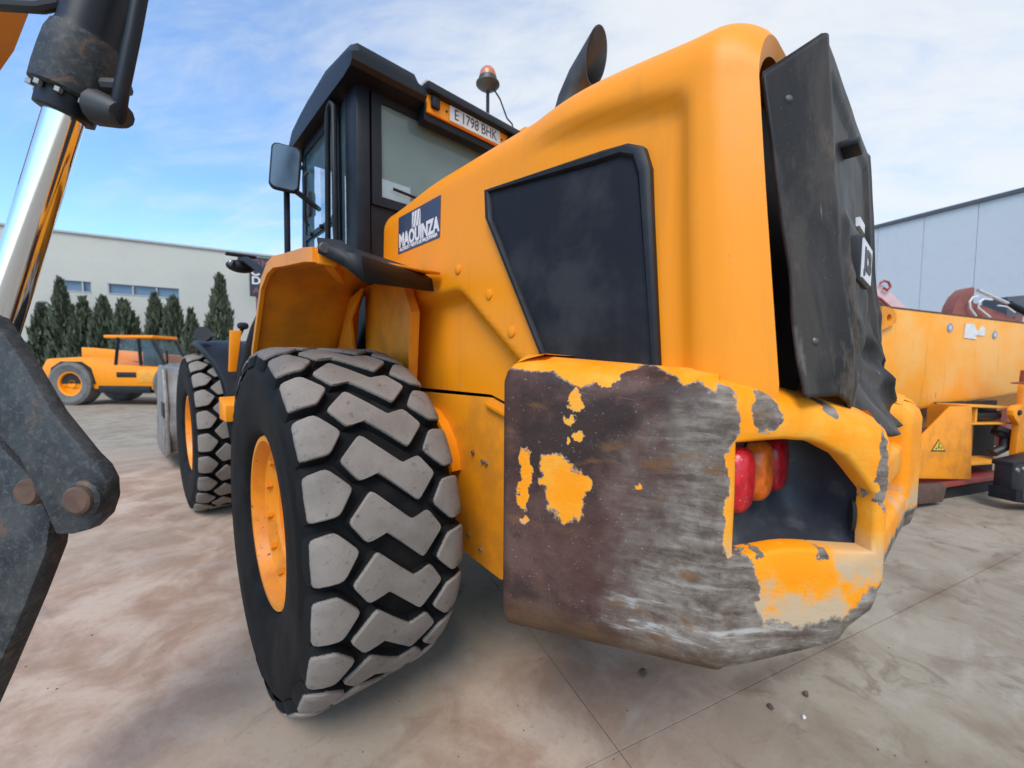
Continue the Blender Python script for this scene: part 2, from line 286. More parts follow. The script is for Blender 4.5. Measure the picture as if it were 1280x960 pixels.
c = mixc(math_('MULTIPLY', sstep(noise_(sm.outputs[0], 1.5, 6, .6), .56, .72), .4), c, (.42, .37, .32))
c = mixc(math_('MULTIPLY', sstep(noise_(co, 1.1, 5, .6, .8), .60, .74), .5), c, (.15, .12, .10))
c = mixc(math_('MULTIPLY', sstep(fin, .52, .74), .45), c, (.20, .17, .145)); c = mixc(sstep(spk, .69, .74), c, (.13, .11, .10))
vo = nd('ShaderNodeTexVoronoi', feature='DISTANCE_TO_EDGE'); vo.inputs['Scale'].default_value = .42
wv = nd('ShaderNodeVectorMath', operation='ADD'); lk(co, wv.inputs[0])
nz = nd('ShaderNodeTexNoise'); nz.inputs['Scale'].default_value = 1.6; nz.inputs['Detail'].default_value = 6; lk(co, nz.inputs['Vector']); lk(vscale(nz.outputs['Color'], (.5, .5, 0)), wv.inputs[1]); lk(wv.outputs[0], vo.inputs['Vector'])
crack = math_('MULTIPLY', sstep(vo.outputs['Distance'], .006, .001), sstep(noise_(co, .8, 3), .5, .62))
c = mixc(math_('MULTIPLY', crack, .08), c, (.11, .085, .07))
jl = math_('ABSOLUTE', math_('ADD', math_('MULTIPLY', math_('ADD', s.outputs[0], .36), .3157), math_('MULTIPLY', math_('ADD', s.outputs[1], 1.30), .9489)))
jl = sstep(math_('ADD', jl, math_('MULTIPLY', math_('SUBTRACT', med, .5), .25)), .09, .0)
c = mixc(math_('MULTIPLY', jl, math_('MULTIPLY', sstep(noise_(co, 1.7, 5, .6), .42, .6), .6)), c, (.13, .085, .055))
oil = math_('MULTIPLY', sstep(noise_(co, .75, 4, .55, .3), .63, .72), .55); c = mixc(oil, c, (.085, .07, .06))
lk(c, b.inputs['Base Color']); lk(math_('ADD', .55, math_('MULTIPLY', med, .35)), b.inputs['Roughness']); b.inputs['Specular IOR Level'].default_value = .35
bump(b, math_('ADD', math_('MULTIPLY', med, .6), math_('ADD', math_('MULTIPLY', fin, .35), math_('MULTIPLY', crack, -.1))), .35, .012)
M['concrete'] = m

# ------------------------------------------------------------------ geometry helpers
class MB:
    def __init__(s): s.v = []; s.f = []
    def add(s, vs, fs):
        o = len(s.v); s.v += [tuple(v) for v in vs]; s.f += [tuple(i+o for i in f) for f in fs]; return s
    def box(s, a, b_, mtx=None):
        (x0, y0, z0), (x1, y1, z1) = a, b_
        vs = [(x0, y0, z0), (x1, y0, z0), (x1, y1, z0), (x0, y1, z0), (x0, y0, z1), (x1, y0, z1), (x1, y1, z1), (x0, y1, z1)]
        if mtx: vs = [mtx @ Vector(v) for v in vs]
        return s.add(vs, [(3, 2, 1, 0), (4, 5, 6, 7), (0, 1, 5, 4), (1, 2, 6, 5), (2, 3, 7, 6), (3, 0, 4, 7)])
    def prism(s, bot, top):                       # two matching rings of points, closed solid
        n = len(bot); return s.add(list(bot)+list(top), [tuple(range(n))[::-1], tuple(range(n, 2*n))]+[(i, (i+1) % n, n+(i+1) % n, n+i) for i in range(n)])
    def ext(s, pts, d):                           # polygon (3-D points) pushed along d
        d = Vector(d); return s.prism([Vector(p) for p in pts], [Vector(p)+d for p in pts])
    def tube(s, path, r, n=12, caps=True):
        P = [Vector(p) for p in path]; rs = r if isinstance(r, (list, tuple)) else [r]*len(P); rings = []
        t0 = (P[1]-P[0]).normalized(); u = t0.orthogonal().normalized()
        for i, p in enumerate(P):
            t = (P[min(i+1, len(P)-1)]-P[max(i-1, 0)]).normalized(); u = (u-t*u.dot(t)).normalized(); w = t.cross(u)
            rings.append([p+(u*math.cos(2*math.pi*k/n)+w*math.sin(2*math.pi*k/n))*rs[i] for k in range(n)])
        return s.rings(rings, caps)
    def rings(s, rings, caps=True, close=True):
        n = len(rings[0]); vs = [v for r in rings for v in r]; fs = []
        for i in range(len(rings)-1):
            for k in range(n if close else n-1): fs.append((i*n+k, i*n+(k+1) % n, (i+1)*n+(k+1) % n, (i+1)*n+k))
        if caps: fs += [tuple(range(n))[::-1], tuple(range((len(rings)-1)*n, len(rings)*n))]
        return s.add(vs, fs)
    def lathe(s, prof, n=64, axis='x', at=(0, 0, 0), closed=False):   # prof: (along axis, radius)
        rings = []
        for (w, r) in prof:
            ring = []
            for k in range(n):
                a = 2*math.pi*k/n; c, d = r*math.cos(a), r*math.sin(a)
                p = {'x': (w, c, d), 'y': (d, w, c), 'z': (c, d, w)}[axis]
                ring.append(Vector(p)+Vector(at))
            rings.append(ring)
        if closed: rings.append(rings[0])
        return s.rings(rings, caps=not closed)
    def ball(s, c, r, n=16, m=10):
        prof = [(-math.cos(math.pi*i/m), max(math.sin(math.pi*i/m), 1e-4)) for i in range(m+1)]; c = Vector(c); r = Vector(r if hasattr(r, '__len__') else (r, r, r))
        return s.rings([[c+Vector((r.x*q*math.cos(2*math.pi*k/n), r.y*q*math.sin(2*math.pi*k/n), r.z*w)) for k in range(n)] for w, q in prof])
    def build(s, name, mat, parent=None, bevel=0, seg=2, smooth=35, M_=None, fix=True):
        me = bpy.data.meshes.new(name); me.from_pydata(s.v, [], s.f); me.update()
        return finish(me, name, mat, parent, bevel, seg, smooth, M_, fix)
def finish(me, name, mat, parent=None, bevel=0, seg=2, smooth=35, M_=None, fix=True):
    bm = bmesh.new(); bm.from_mesh(me)
    bmesh.ops.remove_doubles(bm, verts=bm.verts, dist=1e-5)
    if fix: bmesh.ops.recalc_face_normals(bm, faces=bm.faces)
    if bevel:
        es = [e for e in bm.edges if e.is_manifold and e.calc_face_angle(0) > R_(28)]
        if es: bmesh.ops.bevel(bm, geom=es, offset=bevel, segments=seg, profile=.5, affect='EDGES', clamp_overlap=True)
    bm.to_mesh(me); bm.free()
    if smooth:
        for p in me.polygons: p.use_smooth = True
        me.set_sharp_from_angle(angle=R_(smooth))
    o = bpy.data.objects.new(name, me); COL.objects.link(o)
    if mat is not None: me.materials.append(M[mat] if isinstance(mat, str) else mat)
    if M_ is not None: o.matrix_world = M_
    if parent is not None: o.parent = parent
    return o
def solidify(o, t, off=-1.):
    md = o.modifiers.new('thickness', 'SOLIDIFY'); md.thickness = t; md.offset = off; md.use_even_offset = False
def tag(o, label, cat=None, group=None, kind=None):
    if label: o['label'] = label
    if cat: o['category'] = cat
    if group: o['group'] = group
    if kind: o['kind'] = kind
    return o
def empty(name, loc=(0, 0, 0), rz=0.):
    o = bpy.data.objects.new(name, None); o.location = loc; o.rotation_euler = (0, 0, rz); o.empty_display_size = .2; COL.objects.link(o); return o
def copy_tree(o, parent=None):
    c = o.copy(); COL.objects.link(c); c.parent = parent
    for ch in list(o.children): copy_tree(ch, c)
    return c
def grid_sheet(name, rows, mat, parent, t=0., smooth=40, bevel=0):
    mb = MB(); n = len(rows[0]); vs = [p for r in rows for p in r]
    mb.add(vs, [(i*n+k, i*n+k+1, (i+1)*n+k+1, (i+1)*n+k) for i in range(len(rows)-1) for k in range(n-1)])
    o = mb.build(name, mat, parent, smooth=smooth, bevel=bevel)
    if t: solidify(o, t, 0.)
    return o
def lettering(body, size, mat, parent, mtx, name='lettering', bold=0., sx=1., spacing=1., depth=.0008):
    cu = bpy.data.curves.new(name, 'FONT'); cu.body = body; cu.size = size; cu.align_x = 'CENTER'; cu.align_y = 'CENTER'
    cu.offset = bold; cu.extrude = depth; cu.space_character = spacing; cu.resolution_u = 4
    t = bpy.data.objects.new(name, cu); COL.objects.link(t); bpy.context.view_layer.update()
    me = bpy.data.meshes.new_from_object(t.evaluated_get(bpy.context.evaluated_depsgraph_get()))
    bpy.data.objects.remove(t); bpy.data.curves.remove(cu)
    me.transform(mtx @ Matrix.Diagonal((sx, 1, 1, 1)))
    me.materials.clear(); me.materials.append(M[mat])
    o = bpy.data.objects.new(name, me); COL.objects.link(o); o.parent = parent; return o
def frame_mtx(loc, x, y):      # text plane: x right, y up
    x = Vector(x).normalized(); y = Vector(y).normalized(); z = x.cross(y)
    return Matrix(((x.x, y.x, z.x, loc[0]), (x.y, y.y, z.y, loc[1]), (x.z, y.z, z.z, loc[2]), (0, 0, 0, 1)))
def smooth01(a, b, x):
    t = max(0., min(1., (x-a)/(b-a))); return t*t*(3-2*t)
def arc(cx, cy, r, a0, a1, n): return [(cx+r*math.cos(R_(a0+(a1-a0)*i/n)), cy+r*math.sin(R_(a0+(a1-a0)*i/n))) for i in range(n+1)]

# ------------------------------------------------------------------ ground
g = MB().add([(-700, -700, -.022), (700, -700, -.022), (700, 700, -.022), (-700, 700, -.022)], [(0, 1, 2, 3)]).build('ground', 'concrete', smooth=0)
tag(g, 'stained concrete yard under the machines', kind='structure')
a1 = R_(-18.4); e1 = Vector((math.cos(a1), math.sin(a1), 0)); e2 = Vector((-e1.y, e1.x, 0)); O0 = Vector((-.36, -1.30, 0)); SL = 5.2
slab = MB().box((.0018, .0018, -.018), (SL-.0018, SL-.0018, 0)).build('concrete_slab', 'concrete', g, bevel=.0012, seg=1, smooth=0)
first = True
for i in range(-3, 6):
    for j in range(-2, 7):
        o = slab if first else slab.copy()
        if not first: COL.objects.link(o); o.parent = g
        first = False
        o.location = O0+e1*(i*SL)+e2*(j*SL); o.rotation_euler = (0, 0, a1)

# ------------------------------------------------------------------ buildings
bl = empty('industrial_building', (-4.5, 28.3, 0)); tag(bl, 'long pale beige industrial building behind the row of cypresses, with narrow strip windows', 'building')
P = Vector((-14, 30.72, 0)); Q = Vector((9, 25.2, 0)); ux = (Q-P).normalized(); un = Vector((ux.y, -ux.x, 0))
mB = Matrix(((ux.x, -un.x, 0, P.x), (ux.y, -un.y, 0, P.y), (0, 0, 1, 0), (0, 0, 0, 1)))   # local x along the facade, y into the building
inv = Matrix.Translation(-Vector((-4.5, 28.3, 0)))
MBl = inv @ mB
def fac(p, q, name, mat, par, **k):
    mb = MB().box(p, q, MBl); return mb.build(name, mat, par, **k)
LEN = (Q-P).length
w1, w2 = (9.4, 10.72), (11.35, 14.3)      # strip windows along the facade
z0, z1 = 5.0, 5.6
fac((0, 0, 0), (LEN, 12, z0), 'wall', 'facade', bl, smooth=0)
fac((0, .02, z1), (LEN, 12, 6.72), 'wall', 'facade', bl, smooth=0)
for a, b_ in ((0, w1[0]), (w1[1], w2[0]), (w2[1], LEN)): fac((a, .01, z0), (b_, 12, z1), 'wall', 'facade', bl, smooth=0)
fac((0, .05, 6.72), (LEN, 12, 7.95), 'parapet', 'facade', bl, smooth=0)
fac((0, -.04, 7.95), (LEN, 12, 8.05), 'coping', 'coping', bl, smooth=0)
for (a, b_) in (w1, w2):
    f = fac((a, -.02, z0), (b_, .12, z0+.05), 'window', 'coping', bl, smooth=0)
    fac((a, .12, z0+.05), (b_, .16, z1-.05), 'pane', 'pane', f, smooth=0)
    fac((a, -.01, z1-.05), (b_, .12, z1), 'window_frame', 'coping', f, smooth=0)
    k = a
    while k < b_-.1: fac((k, .02, z0+.05), (k+.06, .121, z1-.05), 'window_frame', 'coping', f, smooth=0); k += .98

br_ = empty('grey_warehouse', (21, -1, 0)); tag(br_, 'large blue-grey clad warehouse with a dark roof edge, behind the yellow hopper', 'building')
P = Vector((22.9, 4.1, 0)); Q = Vector((18.0, -9.6, 0)); ux = (Q-P).normalized(); un = Vector((ux.y, -ux.x, 0))
mR = Matrix.Translation((-21, 1, 0)) @ Matrix(((ux.x, -un.x, 0, P.x), (ux.y, -un.y, 0, P.y), (0, 0, 1, 0), (0, 0, 0, 1)))
Ln = (Q-P).length; np_ = 10
MB().box((0, .06, 0), (Ln, 15, 7.4), mR).build('wall', 'cladding', br_, smooth=0)
for k in range(np_):
    mb = MB(); a = Ln*k/np_; wd = Ln/np_-.012
    mb.box((a, 0, 0), (a+wd, .055, 7.38), mR); mb.build('cladding_panel', 'cladding', br_, bevel=.006, seg=1, smooth=0)
MB().box((-.05, -.08, 7.38), (Ln+.05, 15, 7.52), mR).build('roof_edge', 'trim', br_, smooth=0)

# sign with white lettering on the end of the facade
ss = empty('wall_sign', (3.35, 25.6, 0)); tag(ss, 'dark board with white capitals high on the pale facade, half hidden by the fender', 'sign')
sx_, sn = Vector((.972, -.235, 0)), Vector((-.235, -.972, 0)); sc = Vector((.30, -.10, 0))
def spnt(a, h, d=0.): return sc+sx_*a+sn*d+Vector((0, 0, h))
MB().ext([spnt(-.65, 5.3), spnt(1.6, 5.3), spnt(1.6, 7.6), spnt(-.65, 7.6)], sn*.06).build('board', 'sign', ss, smooth=0)
for a in (-.3, 1.2): MB().tube([spnt(a, 0, -.05), spnt(a, 7.3, -.05)], .06, 8).build('post', 'trim', ss)
for body, h, sz, mt in (('OC', 6.72, .62, 'white'), ('DH', 6.22, .62, 'white'), ('OM', 7.25, .55, 'signred'), ('AN', 5.65, .5, 'signred')):
    for k, ch in enumerate(body): lettering(ch, sz, mt, ss, frame_mtx(spnt(-.32+.48*k, h, .065), sx_, (0, 0, 1)), name='letter', bold=.012, depth=.004)

# ------------------------------------------------------------------ cypress trees
def cypress(loc, h, w, label, seed):
    rnd = random.Random(seed); pw, lean, bulge = rnd.uniform(.4, .85), rnd.uniform(-.05, .05), rnd.uniform(.05, .25); t = empty('cypress_tree', loc); tag(t, label, 'tree', 'cypresses in front of the pale building')
    MB().tube([(0, 0, 0), (.02, 0, h*.3), (0, .02, h*.75)], [.11, .08, .03], 8).build('trunk', 'trunk', t)
    mb = MB()
    for k in range(1500):
        q = rnd.random()**.8; z = .25+q*(h-.25); prof = w*.58*(math.sin(math.pi*min(1, (q*(1-bulge)+bulge)))**pw)*(1-.5*q)*1.25
        a = rnd.random()*6.283; rr = prof*(.45+.6*rnd.random()); lump = 1+.30*noise.noise(Vector((math.cos(a)*1.5, math.sin(a)*1.5, z*1.3+seed)))*1.6
        c = Vector((rr*lump*math.cos(a)+lean*z, rr*lump*math.sin(a), z)); l = .16+.16*rnd.random(); d = Vector((math.cos(a)*.35+rnd.uniform(-.3, .3), math.sin(a)*.35+rnd.uniform(-.3, .3), 1)).normalized()*l
        sd_ = d.cross(Vector((rnd.uniform(-1, 1), rnd.uniform(-1, 1), .2))).normalized()*l*.3
        mb.add([c-d*.4, c+sd_, c+d, c-sd_], [(0, 1, 2, 3)])
    return mb.build('crown', 'leaf', t, smooth=0, fix=False)
TR = [((-5.31, 28.19), 4.16, .95, 'dark cypress half hidden behind the chrome cylinder rod'), ((-4.50, 27.12), 5.33, .9, 'slim cypress just right of the chrome rod, below the small strip window'),
      ((-3.87, 26.05), 4.40, .95, 'bushy cypress left of the telehandler cab, one of two touching crowns'), ((-3.17, 25.41), 4.45, .95, 'cypress directly above the back of the telehandler boom, right of two touching crowns'),
      ((-2.14, 24.44), 4.23, 1.1, 'broad blunt-topped cypress behind the telehandler cab roof'), ((-1.18, 23.57), 4.58, .8, 'narrow cypress under the middle of the long strip window'),
      ((-0.56, 22.99), 4.44, .95, 'cypress under the right end of the long strip window'), ((0.20, 22.24), 3.83, .7, 'shortest cypress, between the long window and the tallest tree'), ((0.90, 21.72), 5.60, 1.05, 'tallest cypress, standing alone below the black mirror of the loader')]
for i, ((x, y), h, w, lab) in enumerate(TR): cypress((x, y, 0), h, w, lab, i*7+3)

# ------------------------------------------------------------------ telehandler in the background
th = empty('telehandler', (-3.35, 17.6, 0), R_(-42.8)); tag(th, 'yellow telehandler parked in front of the cypresses, blurred in the distance', 'telehandler')
def thm(mb, name, mat, **k): return mb.build(name, mat, th, **k)
# local x runs left to right along the machine, y away from the camera
thm(MB().prism([(-.95, 0, .62), (1.3, 0, .5), (4.3, 0, .55), (4.4, 0, 1.2), (1.2, 0, 1.38), (.1, 0, 1.62), (-1.0, 0, 1.55), (-1.2, 0, 1.2)], [(-.95, 1.9, .62), (1.3, 1.9, .5), (4.3, 1.9, .55), (4.4, 1.9, 1.2), (1.2, 1.9, 1.38), (.1, 1.9, 1.62), (-1.0, 1.9, 1.55), (-1.2, 1.9, 1.2)]), 'body', 'yellow', bevel=.06)
thm(MB().prism([(1.3, .05, 1.37), (3.0, .05, 1.3), (2.55, .05, 2.2), (1.42, .05, 2.28)], [(1.3, .95, 1.37), (3.0, .95, 1.3), (2.55, .95, 2.2), (1.42, .95, 2.28)]), 'cab', 'clear', bevel=.03)
for pa in ([(1.3, .03, 1.37), (1.42, .03, 2.28)], [(3.0, .03, 1.3), (2.55, .03, 2.2)], [(2.15, .03, 1.35), (2.1, .03, 2.24)], [(3.0, .97, 1.3), (2.55, .97, 2.2)]): thm(MB().tube(pa, .045, 6), 'cab_pillar', 'cab')
thm(MB().box((.95, 0, 2.26), (2.6, 1.0, 2.36)), 'cab_roof', 'yellow', bevel=.03)
thm(MB().box((1.95, .3, 1.3), (2.35, .7, 1.95)), 'seat', 'seat', bevel=.05)
thm(MB().prism([(-1.1, 1.2, 1.62), (5.4, 1.2, 1.15), (5.4, 1.2, 1.45), (-1.1, 1.2, 1.98)], [(-1.1, 1.6, 1.62), (5.4, 1.6, 1.15), (5.4, 1.6, 1.45), (-1.1, 1.6, 1.98)]), 'boom', 'yellow', bevel=.03)
thm(MB().box((.75, -.05, .42), (2.5, .5, .66)), 'step', 'black', bevel=.02)
thm(MB().box((1.35, -.02, .95), (2.0, .0, 1.12)), 'engine_vent', 'black', bevel=.01)
thm(MB().box((2.05, -.015, .78), (2.9, .0, 1.22)), 'side_panel', 'yellow_old', bevel=.01)
thm(MB().prism([(-.95, -.02, .72), (.65, -.02, .72), (.5, -.02, 1.25), (.2, -.02, 1.46), (-.5, -.02, 1.46), (-.82, -.02, 1.25)], [(-.95, .3, .72), (.65, .3, .72), (.5, .3, 1.25), (.2, .3, 1.46), (-.5, .3, 1.46), (-.82, .3, 1.25)]), 'wheel_arch', 'hole', smooth=0)
thm(MB().tube([(3.0, .05, 1.35), (3.15, -.1, 1.55), (3.15, -.12, 1.85)], .03, 8), 'mirror', 'black')
twp = [(-.2, .5), (-.24, .62), (-.2, .72), (.2, .72), (.24, .62), (.2, .5)]
for (x, y) in ((-.15, .1), (3.35, .1), (-.15, 1.75), (3.35, 1.75)):
    w_ = MB().lathe([(-.19, .42), (-.17, .36), (-.05, .33), (-.05, .14), (-.12, .13), (-.12, .01), (.1, .01), (.1, .42)], 32, 'y', (x, y, .72), closed=True).build('wheel', 'yellow', th, smooth=30)
    MB().lathe([(-.19, .41)]+twp+[(.19, .41)], 36, 'y', (x, y, .72), closed=True).build('tyre', 'grey_tyre', w_, smooth=30)

# ------------------------------------------------------------------ wheel loader
L = empty('wheel_loader'); tag(L, 'big yellow wheel loader with a scraped rusty counterweight and dented black rear cover', 'wheel loader')
def part(mb, name, mat, parent=None, **k): return mb.build(name, mat, parent or L, **k)
PH = R_(2.4)      # the front frame is steered a little to the left
FR = Matrix.Translation((0, 1.6, 0)) @ Matrix.Rotation(PH, 4, 'Z') @ Matrix.Translation((0, -1.6, 0))
def fpart(mb, name, mat, **k):
    o = mb.build(name, mat, L, **k); o.matrix_world = FR; return o

# --- wheels
def make_wheel():
    rimp = [(-.245, .405), (-.262, .395), (-.262, .374), (-.240, .362), (-.205, .350), (-.172, .285), (-.172, .266), (-.158, .254), (-.045, .246), (-.035, .19), (-.085, .17), (-.095, .10), (-.115, .09), (-.115, .004), (.1, .004), (.12, .34), (.245, .39), (.245, .405)]
    w = MB().lathe(rimp, 72, closed=True).build('wheel', 'rim', L, smooth=28)
    tp = [(-.235, .395), (-.262, .405), (-.283, .43), (-.288, .445), (-.296, .47), (-.298, .50), (-.311, .55), (-.315, .61), (-.310, .665), (-.312, .68), (-.306, .70), (-.287, .738), (-.255, .752), (-.15, .768), (0, .772)]
    tp = tp+[(-a, r) for a, r in tp[-2::-1]]
    MB().lathe(tp, 120, closed=True).build('tyre', 'rubber', w, smooth=30)
    for k in range(12):
        a = 2*math.pi*k/12+.2; MB().lathe([(-.208, .016), (-.206, .018), (-.180, .018)], 6, 'x', (0, .312*math.cos(a), .312*math.sin(a))).build('wheel_nut', 'yellow_dirty', w, smooth=0)
    def rtop(u): return .812-3.7*max(0, abs(u)-.2)**2
    def lug(poly, du, dv, scl=1.):
        n = len(poly); c = Vector((sum(p[0] for p in poly)/n, sum(p[1] for p in poly)/n))
        # round the corners of the outline
        pts = []
        for i in range(n):
            p0, p1, p2 = Vector(poly[i-1]), Vector(poly[i]), Vector(poly[(i+1) % n])
            r = min(.015, (p0-p1).length*.3, (p2-p1).length*.3)
            a_, b_ = p1+(p0-p1).normalized()*r, p1+(p2-p1).normalized()*r
            pts += [a_, p1*.5+(a_+b_)*.25, b_]
        mid = []
        for i, p in enumerate(pts):
            mid.append(p); q = pts[(i+1) % len(pts)]
            if (q-p).length > .05: mid.append((p+q)/2)
        pts = mid; mb = MB(); rings = []
        for grow, dr in ((.017, -.052), (.006, -.014), (.004, -.003), (.0, 0.), (-.03, .0008)):
            ring = []
            for p in pts:
                d = (p-c); q = p+d.normalized()*grow; u = q.x+du; r = rtop(u)+dr; a = (q.y+dv)/.81
                ring.append(Vector((u, -r*math.cos(a), -r*math.sin(a))))
            rings.append(ring)
        mb.rings(rings, caps=False); n2 = len(pts); o = len(mb.v)-n2
        if len(poly) == 8:      # the zigzag block is not convex: fill as quads between its two flanks
            mb.f.append(tuple(range(o, o+n2)))
        else: mb.f.append(tuple(range(o, o+n2)))
        me = bpy.data.meshes.new('tread_lug'); me.from_pydata(mb.v, [], mb.f); return me
    k1 = .172; kv = .112
    mid = [(u*k1, v*kv) for u, v in [(-.50, -1.26), (.28, -.06), (.68, -.26), (1, .46), (.50, 1.26), (-.28, .06), (-.68, .26), (-1, -.46)]]
    outl = [(-.290, -.074), (-.225, -.083), (-.152, -.005), (-.205, .074), (-.290, .078)]
    inl = [(-u, -v) for u, v in outl]
    protos = []
    for poly, dv in ((mid, 0.), (outl, .052), (inl, -.052)):
        protos.append(finish(lug(poly, 0, dv), 'tread_lug', 'tread', w, smooth=32))
    for k in range(1, 24):
        for p in protos:
            c = p.copy(); COL.objects.link(c); c.parent = w; c.rotation_euler = (k*R_(15), 0, 0)
    return w
wl = make_wheel()
WZ = .797
wl.location = (-1.04, 0, WZ); wl.rotation_euler = (R_(4), 0, 0)
wr = copy_tree(wl, L); wr.location = (1.04, 0, WZ); wr.rotation_euler = (R_(-9), 0, math.pi)
for sx in (-1, 1):
    w = copy_tree(wl, L); p = FR @ Vector((sx*1.04, 3.2, WZ)); w.location = p
    w.rotation_euler = (R_(11), 0, PH+(math.pi if sx > 0 else 0))

# --- counterweight: two cast blocks with light pockets, joined by beams
def round_plan(P, rad, step=.03):
    out = []; n = len(P); keyed = []
    for i in range(n):
        p0, p1, p2 = Vector(P[i-1]), Vector(P[i]), Vector(P[(i+1) % n]); r = rad[i]
        if r == 0: keyed.append((i, [p1])); continue
        d0, d1 = (p0-p1).normalized(), (p2-p1).normalized(); half = math.acos(max(-1, min(1, d0.dot(d1))))/2
        t = r/math.tan(half); a, b_ = p1+d0*t, p1+d1*t; c = p1+(d0+d1).normalized()*(r/math.sin(half)); pts = []
        for k in range(7):
            q = a.lerp(b_, k/6)-c; pts.append(c+q.normalized()*r)
        keyed.append((i, pts))
    for j, (i, pts) in enumerate(keyed):
        for q in pts: out.append((q, float(i)))
        q0, (i2, p2) = pts[-1], keyed[(j+1) % n]; d = p2[0]-q0; m = int(d.length/step)
        for k in range(1, m): out.append((q0+d*(k/m), i+k/m))
    return out
CP = [(-.50, -1.02), (-.70, -1.02), (-.965, -1.255), (-.728, -1.775), (-.485, -1.9593), (-.405, -2.02), (-.262, -2.0), (-.262, -1.02)]
CR = [0, .03, .035, .055, 0, .022, .03, 0]; CT = [1.572, 1.566, 1.558, 1.517, 1.455, 1.425, 1.42, 1.55]; CB = [.80, .77, .742, .785, .845, .965, .98, .9]
CWR = Matrix.Translation((-.728, -1.775, 0)) @ Matrix.Rotation(R_(-2.5), 4, 'Z') @ Matrix.Translation((.728, 1.775, 0))      # the casting sits a touch askew on its frame
def lin(tab, k):
    i = int(k) % len(tab); return tab[i]+(tab[(i+1) % len(tab)]-tab[i])*(k-int(k))
def ramp(x, pts):
    if x <= pts[0][0]: return pts[0][1]
    for (a, b_), (c, d) in zip(pts, pts[1:]):
        if x <= c: return b_+(d-b_)*(x-a)/(c-a)
    return pts[-1][1]
HB = [(-.71, 1.085), (-.60, 1.10), (-.418, 1.09)]; HT = [(-.71, 1.37), (-.62, 1.382), (-.55, 1.378), (-.48, 1.335), (-.418, 1.24)]
FD = (Vector(CP[5])-Vector(CP[3])).normalized(); FN = Vector((-FD.y, FD.x))      # along the rear face, and into the block
if FN.y < 0: FN = -FN
def faceline(x): q = Vector(CP[3]); return q+FD*((x-q.x)/FD.x)
def cw_block(sg):
    ol = round_plan(CP, CR)
    xs = [-.71, -.418]
    for x in xs:      # exact columns at the pocket's ends
        q = faceline(x); k = min(range(len(ol)), key=lambda i: (ol[i][0]-q).length if 3 < ol[i][1] < 5 else 9); ol[k] = (q, ol[k][1])
    n = len(ol); cols = []
    cen = Vector((-.6, -1.5))
    for i, (p, k) in enumerate(ol):
        t = (ol[(i+1) % n][0]-ol[i-1][0]).normalized(); nin = Vector((-t.y, t.x))
        if nin.dot(cen-p) < 0: nin = -nin
        zt, zb = lin(CT, k), lin(CB, k); hb, ht = ramp(p.x, HB), ramp(p.x, HT)
        if not 3 <= k <= 5: hb, ht = 1.12, 1.32
        lv = [(zb, .06), (zb+.008, .032), (zb+.025, .010), (zb+.055, 0)]+[(zb+.055+(hb-zb-.055)*q/4, 0) for q in (1, 2, 3, 4)]+[(hb+(ht-hb)*q/4, 0) for q in (1, 2, 3, 4)]
        zs = max(ht+.006, zt-.07); lv += [(ht+(zs-ht)*.5, 0), (zs, 0), (zt-.040, .009), (zt-.017, .030), (zt-.002, .065), (zt+.012, .12)]
        cols.append([Vector(((p.x+nin.x*d), p.y+nin.y*d, z)) for z, d in lv])
    m = len(cols[0]); inh = [3 < ol[i][1] < 5 and xs[0]-1e-6 <= ol[i][0].x <= xs[1]+1e-6 for i in range(n)]
    idx = lambda i, j: (i % n)*m+j
    mb = MB(); vs = [v for c in cols for v in c]; fs = []
    for i in range(n):
        for j in range(m-1):
            if inh[i] and inh[(i+1) % n] and 7 <= j < 11: continue
            fs.append((idx(i, j), idx(i+1, j), idx(i+1, j+1), idx(i, j+1)))
    fs += [tuple(idx(i, 0) for i in range(n)), tuple(idx(i, m-1) for i in range(n))]
    hc = [i for i in range(n) if inh[i]]; hc.sort(key=lambda i: ol[i][0].x)
    bd = [cols[i][7] for i in hc]+[cols[hc[-1]][j] for j in range(8, 11)]+[cols[i][11] for i in hc[::-1]]+[cols[hc[0]][j] for j in (10, 9, 8)]
    mb.add(vs, fs); c = sum(bd, Vector())/len(bd); rings = []
    for dep, shr in ((0, 0), (.003, .007), (.010, .012), (.05, .013)):
        ring = []
        for q in bd:
            w = c-q; w = Vector((FD.x*w.dot(Vector((FD.x, FD.y, 0))), FD.y*w.dot(Vector((FD.x, FD.y, 0))), w.z)); ring.append(q+w.normalized()*shr+Vector((FN.x, FN.y, 0))*dep)
        rings.append(ring)
    mb.rings(rings, caps=False)
    mb.v = [(v[0]*(-sg), v[1], v[2]) for v in mb.v]
    o = mb.build('counterweight', 'chipped', L, smooth=0)
    bm = bmesh.new(); bm.from_mesh(o.data); bmesh.ops.triangulate(bm, faces=[f for f in bm.faces if len(f.verts) > 4]); bm.to_mesh(o.data); bm.free()
    for p in o.data.polygons: p.use_smooth = True
    o.data.set_sharp_from_angle(angle=R_(50)); o.matrix_world = CWR; return o
for sg in (-1, 1):
    o = cw_block(sg)
    o['label'] = 'left counterweight block, most of its yellow paint scraped off the flank' if sg < 0 else 'right counterweight block'
for a, b_ in (((-.270, -2.0, .975), (.270, -1.5, 1.10)), ((-.268, -1.985, 1.165), (.268, -1.5, 1.275))): MB().box(a, b_).build('counterweight_beam', 'chipped', L, bevel=.025, seg=4, smooth=60, M_=CWR)
MB().box((-.261, -1.9, 1.09), (.261, -1.5, 1.18)).build('tow_hitch_recess', 'hole', L, smooth=0, M_=CWR)
